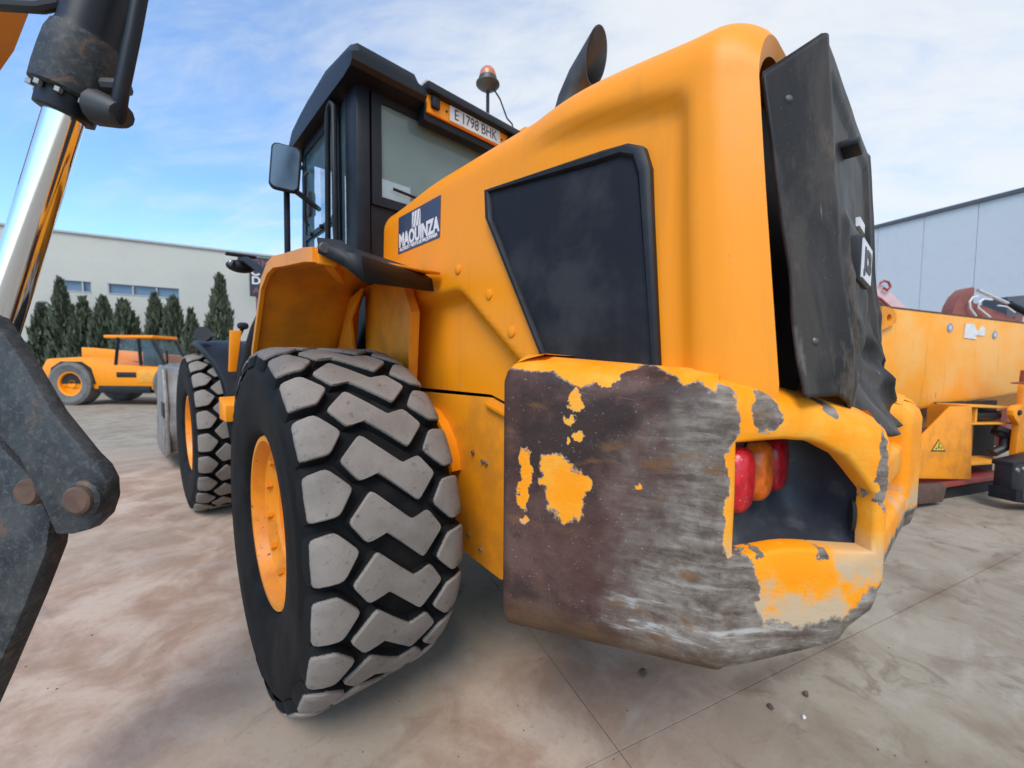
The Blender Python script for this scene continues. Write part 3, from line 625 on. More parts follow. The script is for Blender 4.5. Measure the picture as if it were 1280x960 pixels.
for sg in (-1, 1):
    pl = [(-.725, -1.755), (-.64, -1.752), (-.55, -1.752), (-.45, -1.752), (-.37, -1.757), (-.33, -1.775), (-.312, -1.81), (-.32, -1.87), (-.36, -1.94), (-.40, -1.985)]
    rows = [[] for _ in range(10)]
    for i, (x, y) in enumerate(pl):
        t = i/(len(pl)-1); fx = -.715+.30*t; q = faceline(fx)+FN*.03; hb, ht = ramp(fx, HB)-.004, ramp(fx, HT)+.004
        w = Vector((x, y)); h0 = max(hb+.0, 1.10); h1 = max(ht, hb+.06)
        seq = [(q, ht), (q.lerp(w, .8), h1-.002), (w, h1-.03)]+[(w, h1-.03+(hb+.06-(h1-.03))*k/4) for k in (1, 2, 3, 4)]+[(w.lerp(q, .12), hb+.022), (w.lerp(q, .35), hb+.004), (q, hb-.004)]
        for r, (p, z) in zip(rows, seq): r.append((p.x*-sg, p.y, z))
    ho = grid_sheet('light_housing', rows, 'housing', L, smooth=60); ho.matrix_world = CWR
    for k, (x, mt) in enumerate(((-.640, 'redlens'), (-.505, 'amberlens'), (-.372, 'redlens'))):
        mb = MB(); prof = []
        for d, s_ in ((0, 1.), (-.02, 1.), (-.035, .93), (-.043, .78), (-.047, .45)):
            ring = []
            for q in range(28):
                a = 2*math.pi*q/28; c_, s2 = math.cos(a), math.sin(a)
                ring.append(Vector((sg*-x*1. if False else sg*abs(x)+math.copysign(abs(c_)**.7, c_)*.052*s_, -1.757+d, 1.262+math.copysign(abs(s2)**.8, s2)*.082*s_)))
            prof.append(ring)
        mb.rings(prof); o = mb.build('tail_light', mt, L, smooth=50); o.matrix_world = CWR
        if sg < 0: o['label'] = ('outer red tail lamp lens', 'amber indicator lens between two red lenses', 'inner red tail lamp lens')[k]
    MB().lathe([(-.004, .034), (.004, .034)], 20, 'x', (0, 0, 0)).build('drain_hole', 'hole', L, M_=CWR @ Matrix.Translation((sg*.392, -1.955, 1.165)) @ Matrix.Rotation(R_(-60 if sg < 0 else 60), 4, 'Z') @ Matrix.Diagonal((1, .5, 1.2, 1)))

# --- hood
def hood_x(y, z):
    zc = 2.40 if y > -.95 else 2.405-(.405*(-.95-y)*.5)
    zc = 2.402-max(0, -.95-y)*.225
    inA = smooth01(.035, -.035, z-zc)*smooth01(-1.69, -1.61, y)
    out = .036*(1-inA)*smooth01(-.30, -.75, y)
    dl = smooth01(.03, -.03, z-1.86)*smooth01(-.03, .03, (y+.58)+(1.853-z)*-0.0+(y*0)+(1.853-z)*(.332/.265)*1.0*0.98)
    inB = dl*smooth01(.33, .22, y)
    taper = .05*smooth01(-1.70, -1.88, y)**1.5
    return .622+out-.065*inB-taper-.012*smooth01(1.9, 2.4, z)
def hood_zt(y):
    z = 2.472+.042*smooth01(.25, -.35, y)-.070*smooth01(-1.05, -1.8, y)
    if y < -1.74: z -= .075*(1-math.sqrt(max(0, 1-((y+1.74)/.115)**2)))
    return z
ys = [.33, .32]+[.30-.022*i for i in range(92)]+[-1.735, -1.75, -1.765, -1.78, -1.795, -1.81, -1.825, -1.838, -1.85]
ys = sorted(set(ys), reverse=True); ys = [y for y in ys if y >= -1.85]
rows = []
for y in ys:
    zt = hood_zt(y); rr = .15
    zb = 1.40 if y > -.73 else (max(1.33, 1.40-(-.73-y)*.28) if y > -1.2 else 1.33+.13*smooth01(-1.2, -1.4, y))
    side = []
    nz = 40
    for k in range(nz+1):
        z = zb+(zt-rr-zb)*k/nz; lean = .055*smooth01(-1.2, -1.8, y)*0
        side.append((hood_x(y, z), z))
    x0 = hood_x(y, zt-rr)
    for k in range(1, 11):
        a = math.pi/2*k/10; side.append((x0-rr*(1-math.cos(a)), zt-rr+rr*math.sin(a)))
    side.append((.2, zt+.008)); 
    prof = [(-x, z) for x, z in side]+[(x, z) for x, z in side[::-1]]
    yo = []
    for x, z in prof: rows_y = y+.072*max(0, min(1, (z-1.5)/.75))*smooth01(-1.45, -1.85, y); yo.append((x, rows_y, z))
    rows.append(yo)
last = rows[-1]; rows.append([(x*.93, y+.012, z-.03*smooth01(2.2, 2.4, z)) for x, y, z in last]); rows.append([(x*.91, y+.12, z-.04*smooth01(2.2, 2.4, z)) for x, y, z in last])
mb = MB(); n = len(rows[0]); mb.rings([[Vector(p) for p in r] for r in rows], caps=False, close=False); mb.f.append(tuple(range(n)))
part(mb, 'hood', 'yellow', smooth=50)
for (y, z) in ((-.564, 1.973), (-.791, 1.832), (-.933, 1.667), (-.30, 1.955)):
    MB().lathe([(-.006, .017), (-.004, .021), (.006, .021)], 18, 'x', (-hood_x(y, z)-.001, y, z)).build('hood_cap', 'yellow', L, smooth=30)
# side grille with its frame
gp = [(-.778, 2.262), (-1.36, 2.205), (-1.45, 2.192), (-1.50, 2.165), (-1.522, 2.10), (-1.572, 1.45), (-1.175, 1.45), (-.80, 2.12), (-.785, 2.145)]
cxy = (sum(p[0] for p in gp)/9, sum(p[1] for p in gp)/9)
def inset(p, d):
    v = Vector((cxy[0]-p[0], cxy[1]-p[1])); return (p[0]+v.x/v.length*d, p[1]+v.y/v.length*d)
for sg in (-1, 1):
    rings = []
    for d, x in ((0, .60), (0, .640), (.010, .648), (.030, .648), (.042, .636), (.046, .60)):
        rings.append([Vector((sg*x, *inset(p, d))) for p in gp])
    fr = MB().rings(rings, caps=False).build('grille_frame', 'black', L, smooth=40)
    rings = [[Vector((sg*x, *inset(p, d))) for p in gp] for d, x in ((.036, .634), (.052, .6355), (.085, .637), (.11, .6372))]
    MB().rings(rings, caps=True).build('grille', 'navy', L, smooth=20)
# dealer sticker
st = part(MB().box((-.6285, -.402, 2.157), (-.618, .033, 2.362)), 'sticker', 'sticker', smooth=0)
st['label'] = 'slate blue dealer sticker with white lettering'
for o_ in [st]:
    for v in o_.data.vertices: v.co.x = -(hood_x(v.co.y, v.co.z)+(.0025 if v.co.x < -.62 else -.02))
def stick(y, z, dx=.0035): return (-(hood_x(y, z)+dx), y, z)
lettering('MAQUINZA', .100, 'white', st, frame_mtx(stick(-.186, 2.222), (0, -1, 0), (-.012, 0, 1)), bold=.0045, sx=.77, spacing=1.02)
lettering('ALQUILER Y VENTA DE MAQUINARIA', .026, 'white', st, frame_mtx(stick(-.184, 2.175), (0, -1, 0), (-.012, 0, 1)), bold=.0008, sx=.90)
lg = MB()
for k in range(4):
    a = -.125-.0225*k
    lg.ext([stick(a, 2.268), stick(a-.0215, 2.268), stick(a-.0215, 2.350), stick(a, 2.350)], (-.001, 0, 0))
lg.build('emblem', 'white', st, smooth=0)
lg = MB()
for k in range(3): lg.ext([stick(-.132-.03*k, 2.270, .0048), stick(-.137-.03*k, 2.270, .0048), stick(-.155-.03*k, 2.348, .0048), stick(-.150-.03*k, 2.348, .0048)], (-.0006, 0, 0))
lg.build('emblem_stripe', 'sticker', st, smooth=0)

# --- rear: radiator, dented black cover
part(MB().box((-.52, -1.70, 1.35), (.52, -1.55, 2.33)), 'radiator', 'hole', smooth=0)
for k in range(3):
    q = [Vector((-.545, -1.80-.012*k+.02*math.sin(a), 1.56+.06*math.cos(a)+.05*k)) for a in [i*.5 for i in range(13)]]
for k in range(8): part(MB().tube([(-.56, -1.715, 1.47+.016*k), (-.50, -1.755-.01*math.sin(k), 1.45+.016*k), (-.44, -1.73, 1.48+.016*k)], .005, 6), 'cooling_coil', 'steel')
part(MB().tube([(-.52, -1.74, 2.0), (-.56, -1.76, 1.85), (-.55, -1.79, 1.68), (-.50, -1.77, 1.56)], .03, 10), 'hose', 'hose')
def cover_pt(u, v):      # u: 0..1 round the outside, v: 0 bottom .. 1 top
    path = [(-.60, -1.785), (-.432, -1.872), (-.422, -1.874), (-.40, -1.868), (.40, -1.868), (.422, -1.874), (.432, -1.872), (.60, -1.785)]
    us = [0, .185, .20, .215, .785, .80, .815, 1]
    for i in range(7):
        if u <= us[i+1]: t = (u-us[i])/(us[i+1]-us[i]); break
    x = path[i][0]+(path[i+1][0]-path[i][0])*t; y = path[i][1]+(path[i+1][1]-path[i][1])*t
    c = min(1, u/.185, (1-u)/.185)
    zl = 1.47-.115*smooth01(.14, .32, u)*smooth01(.86, .68, u); z = zl+v*(2.235+.135*c-zl)
    y += -(.075+.04*(1-c))*(1-v)
    x *= 1-.05*v*0
    lo = smooth01(.62, .1, v); p = Vector((x*2.2, z*2.6, 3.1))
    d = noise.noise(p*1.6)+.7*noise.noise(p*3.7+Vector((4, 1, 0)))
    cr = abs(noise.noise(p*2.3+Vector((9, 2, 5))))
    cen = smooth01(.12, .3, u)*smooth01(.9, .7, u)
    cz = 1-abs(noise.noise(Vector((x*3.1+z*1.2, z*3.3-x*.8, 7.7))))*2.2
    y -= lo*(.022*max(0, cz)**3*cen+.038*d*(.3+.7*cen)-.05*cr*cen+.05*cen*smooth01(.4, 0., v)) + .0015*noise.noise(p*3)
    x += lo*.018*noise.noise(p*2.9+Vector((1, 7, 3)))
    if abs(u-.5) < .33: y += .014*(smooth01(.05, .12, v)*smooth01(.95, .92, v)*smooth01(.235, .25, u)*smooth01(.765, .75, u))-.014*smooth01(.66, .60, v)*smooth01(.12, .3, v)*smooth01(.36, .40, u)*smooth01(.64, .60, u)
    return (x, y, z)
rows = [[cover_pt(u/200, v/80) for u in range(201)] for v in range(81)]
cv = grid_sheet('rear_cover', rows, 'cover', L, t=.010, smooth=38); cv['label'] = 'dented black rear cover'
top = [cover_pt(u/40, 1.) for u in range(41)]
part(MB().ext([(x, y, z-.004) for x, y, z in top], (0, 0, .012)), 'cover_top', 'cover', smooth=0)
for v in (.88, .16):
    p = cover_pt(.06, v); MB().lathe([(-.010, .004), (-.007, .009), (.004, .010)], 14, 'x', (0, 0, 0)).build('cover_bolt', 'exhaust', L, M_=Matrix.Translation(p) @ Matrix.Rotation(R_(35), 4, 'Z'), smooth=30)
bd = part(MB().box((-.12, -1.928, 1.80), (.12, -1.85, 1.94)), 'badge', 'black', bevel=.01)
MB().box((-.105, -1.932, 1.812), (.105, -1.9275, 1.928)).build('badge_plate', 'white', bd, smooth=0)
lettering('JCB', .085, 'ink', bd, frame_mtx((0, -1.9332, 1.87), (1, 0, 0), (0, 0, 1)), bold=.006, sx=1.15)
part(MB().box((-.16, -1.915, 2.19), (-.06, -1.84, 2.215)), 'cover_handle', 'black', bevel=.008)
part(MB().box((.1, -1.896, 2.02), (.22, -1.87, 2.05)), 'reflector', 'white', smooth=0)

# --- exhaust
path = [(-.70, 2.40), (-.715, 2.58), (-.745, 2.73), (-.79, 2.84), (-.85, 2.92)]
rings = []
for i, (y, z) in enumerate(path):
    t = i/4; nrm = Vector((0, -math.sin(.08+.86*t), math.cos(.08+.86*t))); uu = Vector((1, 0, 0)); ww = nrm.cross(uu)
    rings.append([Vector((-.1, y, z))+(uu*math.cos(a)+ww*math.sin(a))*.072 for a in [2*math.pi*k/32 for k in range(32)]])
rings.append([Vector((-.1+.076*math.cos(a), -.94-.028*math.sin(a), 2.985+.120*math.sin(a))) for a in [2*math.pi*k/32 for k in range(32)]])
ins = [[c+(v-c)*.94 for v in r] for r in rings[::-1] for c in [sum(r, Vector())/32]]
MB().rings(rings+ins, caps=False).build('exhaust_stack', 'exhaust', L, smooth=45)
part(MB().lathe([(2.44, .14), (2.478, .14), (2.485, .12), (2.485, .09)], 32, 'z', (-.1, -.70, 0)), 'exhaust_collar', 'black', smooth=30)

# --- chassis, fender, flap
fp = [(.35, 1.37), (-.73, 1.385), (-.90, 1.335), (-1.28, 1.30), (-1.28, .86), (-.80, .565), (-.47, .60), (.35, .60)]
for sg in (-1, 1): part(MB().ext([(sg*.555, y, z) for y, z in fp], (-sg*.03, 0, 0)), 'rear_frame', 'yellow_dirty', bevel=.006)
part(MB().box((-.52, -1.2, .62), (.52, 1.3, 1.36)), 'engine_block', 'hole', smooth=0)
for (y, z) in ((-.60, 1.115), (-.675, 1.085), (-.70, 1.08), (-.565, .70), (-.66, .66)): part(MB().lathe([(-.012, .009), (0, .01)], 6, 'x', (-.556, y, z)), 'frame_bolt', 'steel', smooth=0)
arcp = [(-.20, 1.30), (-.28, 1.285), (-.36, 1.23), (-.43, 1.15), (-.465, 1.06), (-.475, 1.0)]
part(MB().rings([[Vector((x, y, z)), Vector((x, y-.022, z+.008)), Vector((-.556, y-.022, z+.008)), Vector((-.556, y, z))] for (y, z), x in zip(arcp, [-.61]*6)]), 'arch_rib', 'yellow', smooth=60)
part(MB().ext([(-.557, -.70, 1.365), (-.557, -.715, 1.345), (-.557, -1.05, 1.255), (-.557, -1.05, 1.285)], (-.02, 0, 0)), 'frame_rib', 'yellow', bevel=.003)
part(MB().tube([(-.75, 0, WZ), (.75, 0, WZ)], .17, 20), 'rear_axle', 'yellow_dirty')
fpart(MB().tube([(-.75, 3.2, WZ), (.75, 3.2, WZ)], .17, 20), 'front_axle', 'yellow_dirty')
for sg in (-1, 1):
    pr = [(-.44, 1.972), (-.33, 1.992), (.0, 2.03), (.19, 2.055), (.32, 2.045), (.47, 1.985), (.62, 1.80), (.78, 1.60), (.86, 1.35), (.88, 1.15)]
    rows = []
    for (y, z) in pr: rows.append([(sg*x, y, z) for x in (1.205, 1.2, 1.1, .95, .8, .64)])
    fd = grid_sheet('fender', rows, 'yellow_dirty', L, t=.012, smooth=25)
    mb = MB(); rr = []
    for i, (y, z) in enumerate(pr): rr.append([Vector((sg*1.215, y, z+.012)), Vector((sg*1.195, y, z+.012)), Vector((sg*1.195, y*1.0-.0+(.03 if i > 5 else 0)*-1, z-.045 if i < 6 else z-.02)), Vector((sg*1.215, y+(.03 if i > 5 else 0)*-1, z-.045 if i < 6 else z-.02))])
    MB().rings(rr).build('fender_lip', 'yellow', fd, smooth=25)
    MB().box((min(sg*1.2, sg*1.13), -.46, 1.92), (max(sg*1.2, sg*1.13), -.44, 1.992)).build('fender_lip', 'yellow', fd, bevel=.003)
    MB().ext([(sg*.66, .40, 2.02), (sg*.66, -.15, 2.0), (sg*.66, -.19, 1.93), (sg*.66, -.262, 1.80), (sg*.66, -.225, 1.40), (sg*.66, .40, 1.40)], (sg*-.012, 0, 0)).build('inner_panel', 'yellow_dirty', fd, bevel=.002)
    MB().ext([(sg*.70, -.262, 1.80), (sg*.66, -.262, 1.80), (sg*.66, -.225, 1.40), (sg*.70, -.225, 1.40)], (0, .012, 0)).build('panel_flange', 'yellow_dirty', fd, smooth=0)
    MB().ext([(sg*.70, -.192, 1.93), (sg*.66, -.192, 1.93), (sg*.66, -.262, 1.80), (sg*.70, -.262, 1.80)], (0, .012, 0.004)).build('panel_flange', 'yellow_dirty', fd, smooth=0)
    MB().ext([(sg*.72, .30, 1.99), (sg*.72, .50, 1.95), (sg*.72, .74, 1.62), (sg*.72, .42, 1.52), (sg*.80, .30, 1.8)], (sg*-.02, 0, 0)).build('gusset', 'yellow_dirty', fd, bevel=.004)
    MB().ext([(sg*1.15, -.38, 1.975), (sg*1.0, -.1, 1.975), (sg*.97, -.1, 1.975), (sg*1.12, -.40, 1.975)], (0, 0, -.05)).build('fender_rib', 'yellow_dirty', fd, smooth=0)
    r1 = [(-1.205, -.465, 2.012), (-1.12, -.475, 2.016), (-1.07, -.40, 2.02), (-.64, -.20, 2.03)]
    r2 = [(-1.205, -.475, 1.985), (-1.12, -.515, 1.965), (-1.085, -.585, 1.945), (-.64, -.36, 1.955)]
    r3 = [(-1.205, -.475, 1.955), (-1.12, -.515, 1.91), (-1.085, -.61, 1.845), (-.64, -.375, 1.895)]
    grid_sheet('fender_flap', [[(-sg*x, y, z) for x, y, z in r] for r in (r1, r2, r3)], 'black', fd, t=.012, smooth=50)
    MB().lathe([(-.01, .018), (-.006, .022), (.01, .022)], 14, 'y', (sg*1.185, -.485, 1.975)).build('flap_bolt', 'exhaust', fd, smooth=30)

# --- cab
part(MB().box((-.60, .50, 1.36), (.60, 1.55, 1.98)), 'cab_base', 'cab', smooth=0)
part(MB().box((-.78, .20, 2.075), (.78, 1.30, 2.12)), 'cab_floor', 'cab', bevel=.01)
for sg in (-1, 1):
    part(MB().prism([(sg*.785, .21, 2.115), (sg*.70, .20, 2.115), (sg*.70, .30, 2.115), (sg*.785, .38, 2.115)], [(sg*.785, .20, 3.16), (sg*.70, .19, 3.16), (sg*.70, .29, 3.16), (sg*.785, .37, 3.16)]), 'cab_pillar', 'cab', bevel=.02)
    part(MB().prism([(sg*.785, 1.22, 2.115), (sg*.71, 1.22, 2.115), (sg*.71, 1.30, 2.115), (sg*.785, 1.29, 2.115)], [(sg*.785, 1.16, 3.16), (sg*.71, 1.16, 3.16), (sg*.71, 1.23, 3.16), (sg*.785, 1.22, 3.16)]), 'cab_pillar', 'cab', bevel=.012)
    # door: frame bars round the glass
    d0, d1, dz0, dz1 = .47, 1.215, 2.13, 3.13
    dr = MB(); x0, x1 = sg*.785, sg*.75
    for (a, b_) in (((d0, dz0), (d0+.05, dz1)), ((d1-.05, dz0), (d1, dz1-.02))): dr.box((min(x0, x1), a[0], a[1]), (max(x0, x1), b_[0], b_[1]))
    for (a, b_) in (((d0+.05, dz0), (d1-.05, dz0+.06)), ((d0+.05, dz1-.07), (d1-.05, dz1)), ((d0+.05, 2.44), (d1-.05, 2.475))): dr.box((min(x0, x1)+.001, a[0], a[1]), (max(x0, x1)-.001, b_[0], b_[1]))
    door = part(dr, 'door', 'cab', smooth=0)
    MB().box((sg*.772-.003, d0+.05, dz0+.06), (sg*.772+.003, d1-.05, dz1-.07)).build('door_glass', 'clear', door, smooth=0)
    MB().tube([(sg*.795, 1.06, 2.52), (sg*.82, 1.06, 2.56), (sg*.82, 1.06, 2.86), (sg*.795, 1.06, 2.9)], .012, 8).build('door_handle', 'black', door)
    MB().box((sg*.772-.003, .335, 2.2), (sg*.772+.003, .45, 3.1)).build('quarter_glass', 'clear', L, smooth=0)
    for y in (.56, .80, 1.02): MB().lathe([(-.80, .014), (-.785, .016)] if sg < 0 else [(.785, .016), (.80, .014)], 10, 'x', (0, y, 2.457)).build('glass_clip', 'black', door)
part(MB().box((-.65, 1.235, 2.13), (.65, 1.242, 3.12)), 'windscreen', 'clear', smooth=0)
# rear wall with window
rw = MB().box((-.69, .225, 2.12), (.69, .30, 2.47)); rw.box((-.69, .227, 3.10), (.69, .30, 3.16)); part(rw, 'rear_wall', 'cab', smooth=0)
wf = MB()
for a, b_ in (((-.69, .205, 2.47), (-.63, .245, 3.12)), ((.63, .205, 2.47), (.69, .245, 3.12)), ((-.63, .206, 2.47), (.63, .244, 2.525)), ((-.63, .206, 3.07), (.63, .244, 3.12))): wf.box(a, b_)
wf = part(wf, 'rear_window', 'cab', smooth=0)
MB().box((-.635, .222, 2.52), (.635, .228, 3.075)).build('window_glass', 'glass', wf, smooth=0)
MB().tube([(-.56, .20, 2.59), (-.2, .195, 2.56), (.1, .2, 2.53)], .009, 8).build('wiper', 'black', wf)
part(MB().box((-.25, .55, 2.12), (.25, 1.0, 2.5)), 'seat', 'seat', bevel=.05)
part(MB().box((-.24, .50, 2.5), (.24, .62, 2.9)), 'seat_back', 'seat', bevel=.05)
part(MB().tube([(0, 1.15, 2.1), (0, 1.0, 2.62)], .04, 10), 'steering_column', 'black')
# roof: dark shell with raised corners, cream cap
def roof_sec(y, x0, x1, zlo, zhi, slope=.05): return [Vector((x0, y, zlo)), Vector((x1, y, zlo)), Vector((x1-.0, y, zhi-slope)), Vector((x1-.08 if x1 > x0 else x1+.08, y, zhi)), Vector((x0, y, zhi))]
for sg in (-1, 1):
    secs = []
    for y, zl, zh in ((.075, 3.14, 3.20), (.10, 3.12, 3.25), (.20, 3.11, 3.295), (.6, 3.12, 3.36), (1.0, 3.12, 3.35), (1.2, 3.12, 3.30), (1.30, 3.10, 3.19), (1.33, 3.08, 3.12)):
        secs.append([Vector((sg*.40, y, zl)), Vector((sg*.85, y, zl)), Vector((sg*.855, y, zl+(zh-zl)*.55)), Vector((sg*.81, y, zh)), Vector((sg*.47, y, zh)), Vector((sg*.40, y, max(zl+.03, zh-.11)))])
    part(MB().rings(secs), 'roof_rail', 'cab', smooth=30)
    secs = []
    for y, zh in ((.20, 3.296), (.6, 3.361), (1.0, 3.351), (1.2, 3.301)): secs.append([Vector((sg*.50, y, zh)), Vector((sg*.81, y, zh)), Vector((sg*.80, y, zh+.012)), Vector((sg*.51, y, zh+.012))])
    part(MB().rings(secs), 'roof_cap', 'cream', smooth=30)
part(MB().prism([(-.398, .05, 3.18), (.398, .05, 3.18), (.398, 1.32, 3.15), (-.398, 1.32, 3.15)], [(-.398, .06, 3.235), (.398, .06, 3.235), (.398, 1.3, 3.30), (-.398, 1.3, 3.30)]), 'roof', 'cab', bevel=.008)
part(MB().prism([(-.396, .075, 3.237), (.396, .075, 3.237), (.396, 1.28, 3.302), (-.396, 1.28, 3.302)], [(-.396, .085, 3.252), (.396, .085, 3.252), (.396, 1.28, 3.317), (-.396, 1.28, 3.317)]), 'roof_cap', 'cream', smooth=0)
part(MB().box((-.395, .12, 3.03), (.395, .20, 3.182)), 'roof_visor', 'cab', bevel=.01)
npn = part(MB().box((-.385, .10, 3.075), (.335, .118, 3.185)), 'plate_panel', 'yellow', bevel=.003)
pl = MB().box((-.225, .092, 3.082), (.20, .0985, 3.178)).build('number_plate', 'plate', npn, bevel=.003)
lettering('E 1798 BHK', .092, 'ink', pl, frame_mtx((-.012, .091, 3.13), (1, 0, 0), (0, 0, 1)), sx=.80, spacing=.98)
for x in (-.335, .30): MB().box((x-.03, .07, 3.10), (x+.03, .10, 3.175)).build('plate_lamp', 'black', npn, bevel=.012)
for x in (-.245, .22): MB().lathe([(.092, .006), (.10, .007)], 10, 'y', (x, 0, 3.13)).build('screw', 'ink', npn)
# beacon
bc = part(MB().tube([(.14, .16, 3.24), (.14, .16, 3.47)], .012, 8), 'beacon', 'black')
MB().lathe([(3.455, .012), (3.465, .03), (3.485, .066), (3.50, .083), (3.508, .083), (3.512, .064), (3.545, .064), (3.545, .01)], 28, 'z', (.14, .16, 0)).build('beacon_base', 'exhaust', bc, smooth=30)
MB().lathe([(3.546, .060), (3.568, .059), (3.592, .051), (3.610, .036), (3.620, .015), (3.622, .002)], 28, 'z', (.14, .16, 0)).build('beacon_lens', 'beacon', bc, smooth=50)
MB().tube([(.17, .15, 3.5), (.22, .12, 3.42), (.27, .1, 3.30), (.32, .10, 3.28), (.34, .09, 3.2)], .006, 6).build('cable', 'hose', bc)
part(MB().box((.38, .02, 3.2), (.52, .12, 3.26)), 'work_light', 'yellow', bevel=.01)
# grab handle, handrail, mirrors
part(MB().tube([(-.80, .595, 2.16), (-.825, .565, 2.30), (-.825, .535, 3.05), (-.825, .51, 3.09), (-.825, .46, 3.10), (-.825, .425, 3.06), (-.825, .43, 2.36), (-.80, .48, 2.16)], .017, 10), 'grab_handle', 'black')
part(MB().tube([(-1.02, .72, 2.02), (-1.02, .70, 2.60), (-.99, .72, 2.63), (-.74, 1.0, 2.64)], .018, 10), 'handrail', 'cab')
mr = part(MB().tube([(-.80, 1.15, 2.96), (-.88, 1.05, 2.92), (-.93, .95, 2.96), (-1.01, .70, 2.83)], .016, 10), 'mirror', 'black'); mr['label'] = 'left cab mirror on a bent arm'
mm = Matrix.Translation((-1.05, .60, 2.695)) @ Matrix.Rotation(R_(-20), 4, 'Z') @ Matrix.Rotation(R_(5), 4, 'Y')
def rrect(w, h, y, r=.035):
    pts = []
    for cx, cz, a0 in ((w-r, h-r, 0), (-w+r, h-r, 90), (-w+r, -h+r, 180), (w-r, -h+r, 270)):
        for k in range(5): a = R_(a0+k*22.5); pts.append(Vector((cx+r*math.cos(a), y, cz+r*math.sin(a))))
    return pts
MB().rings([[mm @ p for p in rrect(w, h, y)] for w, h, y in ((.075, .13, .0), (.081, .136, .012), (.08, .135, .03), (.06, .10, .055), (.03, .05, .065))]).build('mirror_shell', 'black', mr, smooth=50)
MB().rings([[mm @ p for p in rrect(w, h, y, .03)] for w, h, y in ((.070, .125, -.002), (.071, .126, .004))]).build('mirror_glass', 'mirror', mr, smooth=20)
part(MB().box((-.79, 1.05, 2.60), (-.74, 1.13, 2.78)), 'door_latch', 'black', bevel=.02)
fm = part(MB().tube([(-1.0, .92, 2.02), (-1.06, 1.15, 2.16), (-1.12, 1.42, 2.285), (-1.14, 1.52, 2.30)], .026, 10), 'front_mirror', 'black'); fm['label'] = 'small lower mirror on a thick arm ahead of the fender'
MB().box((-1.235, 1.50, 2.325), (-1.04, 1.56, 2.345)).build('mirror_hood', 'black', fm, bevel=.008)
MB().ball((-1.14, 1.54, 2.255), (.095, .05, .048)).build('mirror_shell', 'black', fm)
MB().ball((-1.20, 1.50, 2.265), (.025, .015, .025), 12, 6).build('mirror_glass', 'mirror', fm)
# --- front frame, fenders, arms, bucket
grid_sheet('shade_apron', [[(x, 1.50+.05*(1-((z-1.1)/1.0)**2), z) for x in (-xo, -xo+.03, -.6, -.3, 0, .3, .6, xo-.03, xo)] for z, xo in ((1.02, 1.21), (1.2, 1.205), (1.35, 1.19), (1.5, 1.165), (1.65, 1.13), (1.8, 1.09), (1.95, 1.03), (2.05, .94))], 'hole', L, t=.02)  # black sheet drawn for the shadowed area below the cab front
fpart(MB().box((-.5, 1.7, .65), (.5, 4.2, 1.45)), 'front_frame', 'yellow_dirty', bevel=.02)
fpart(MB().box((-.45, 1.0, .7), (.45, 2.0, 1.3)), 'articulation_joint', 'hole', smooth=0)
for sg in (-1, 1):
    fe = MB(); rr = []
    for a in range(70, 196, 9):
        c_, s2 = math.cos(R_(a)), math.sin(R_(a)); r = .94; wo = 1.13+.13*smooth01(150, 100, a)-.05*smooth01(165, 195, a)
        rr.append([(sg*x, 3.2+(r+dr)*c_, WZ+(r+dr)*s2) for x, dr in ((wo, -.04), (wo-.02, 0), (.95, .012), (.62, .012))])
    o = grid_sheet('front_fender', rr, 'cab', L, t=.025, smooth=50); o.matrix_world = FR
    fpart(MB().ext([(sg*1.10, 2.38, 1.44), (sg*1.08, 2.38, 1.82), (sg*.99, 2.38, 1.82), (sg*1.04, 2.38, 1.44)], (0, .03, 0)), 'fender_panel', 'yellow', bevel=.004)
    fpart(MB().ext([(sg*.93, 2.32, 1.02), (sg*.93, 2.32, 1.22), (sg*.93, 2.05, 1.16), (sg*.93, 2.05, 1.02)], (sg*.26, 0, 0)), 'fender_step', 'yellow', bevel=.01)
    fpart(MB().ext([(sg*.62, 2.35, 1.25), (sg*.62, 2.2, 1.75), (sg*.62, 2.75, 1.88), (sg*.62, 3.0, 1.8), (sg*.62, 2.9, 1.3)], (sg*.12, 0, 0)), 'arm_tower', 'yellow', bevel=.015)
    fpart(MB().ext([(sg*.42, y, z) for y, z in ((2.5, 1.65), (3.4, 1.9), (4.6, 1.55), (5.5, .75), (5.6, .4), (5.35, .4), (4.5, 1.15), (3.4, 1.5), (2.5, 1.45))], (sg*.16, 0, 0)), 'lift_arm', 'yellow', bevel=.015)
    fpart(MB().box((sg*.9-.05, 2.74, 1.86), (sg*.9+.05, 2.82, 1.93)), 'headlight', 'black', bevel=.03)
    fpart(MB().tube([(sg*.9, 2.95, 1.68), (sg*.92, 2.9, 1.78), (sg*.9, 2.8, 1.87)], .018, 8), 'lamp_bracket', 'black')
fpart(MB().tube([(-1.17, 2.95, 1.78), (-1.22, 2.86, 1.80)], [.05, .075], 12), 'front_lamp', 'black')
fpart(MB().box((-.35, 2.45, 1.86), (.5, 2.95, 1.93)), 'front_deck', 'steel', bevel=.01)
for k in range(5): fpart(MB().tube([(-.5+.06*k, 2.3, 1.5), (-.52+.06*k, 2.35, 2.0), (-.5+.06*k, 2.55, 2.08), (-.48+.06*k, 2.9, 1.95)], .02, 8), 'hydraulic_hose', 'hose')
BX = 1.36; bp = [(5.05, .25), (5.35, .16), (6.45, .12), (6.75, .2), (6.1, 1.40), (5.85, 1.47), (5.35, 1.42), (5.12, .95)]
for sg in (-1, 1): fpart(MB().ext([(sg*BX, y, z) for y, z in bp], (-sg*.04, 0, 0)), 'bucket_cheek', 'bucket', bevel=.008)
sh = [(6.72, .17), (5.45, .20), (5.12, .32), (5.10, .6), (5.16, .95), (5.38, 1.38), (5.85, 1.44)]
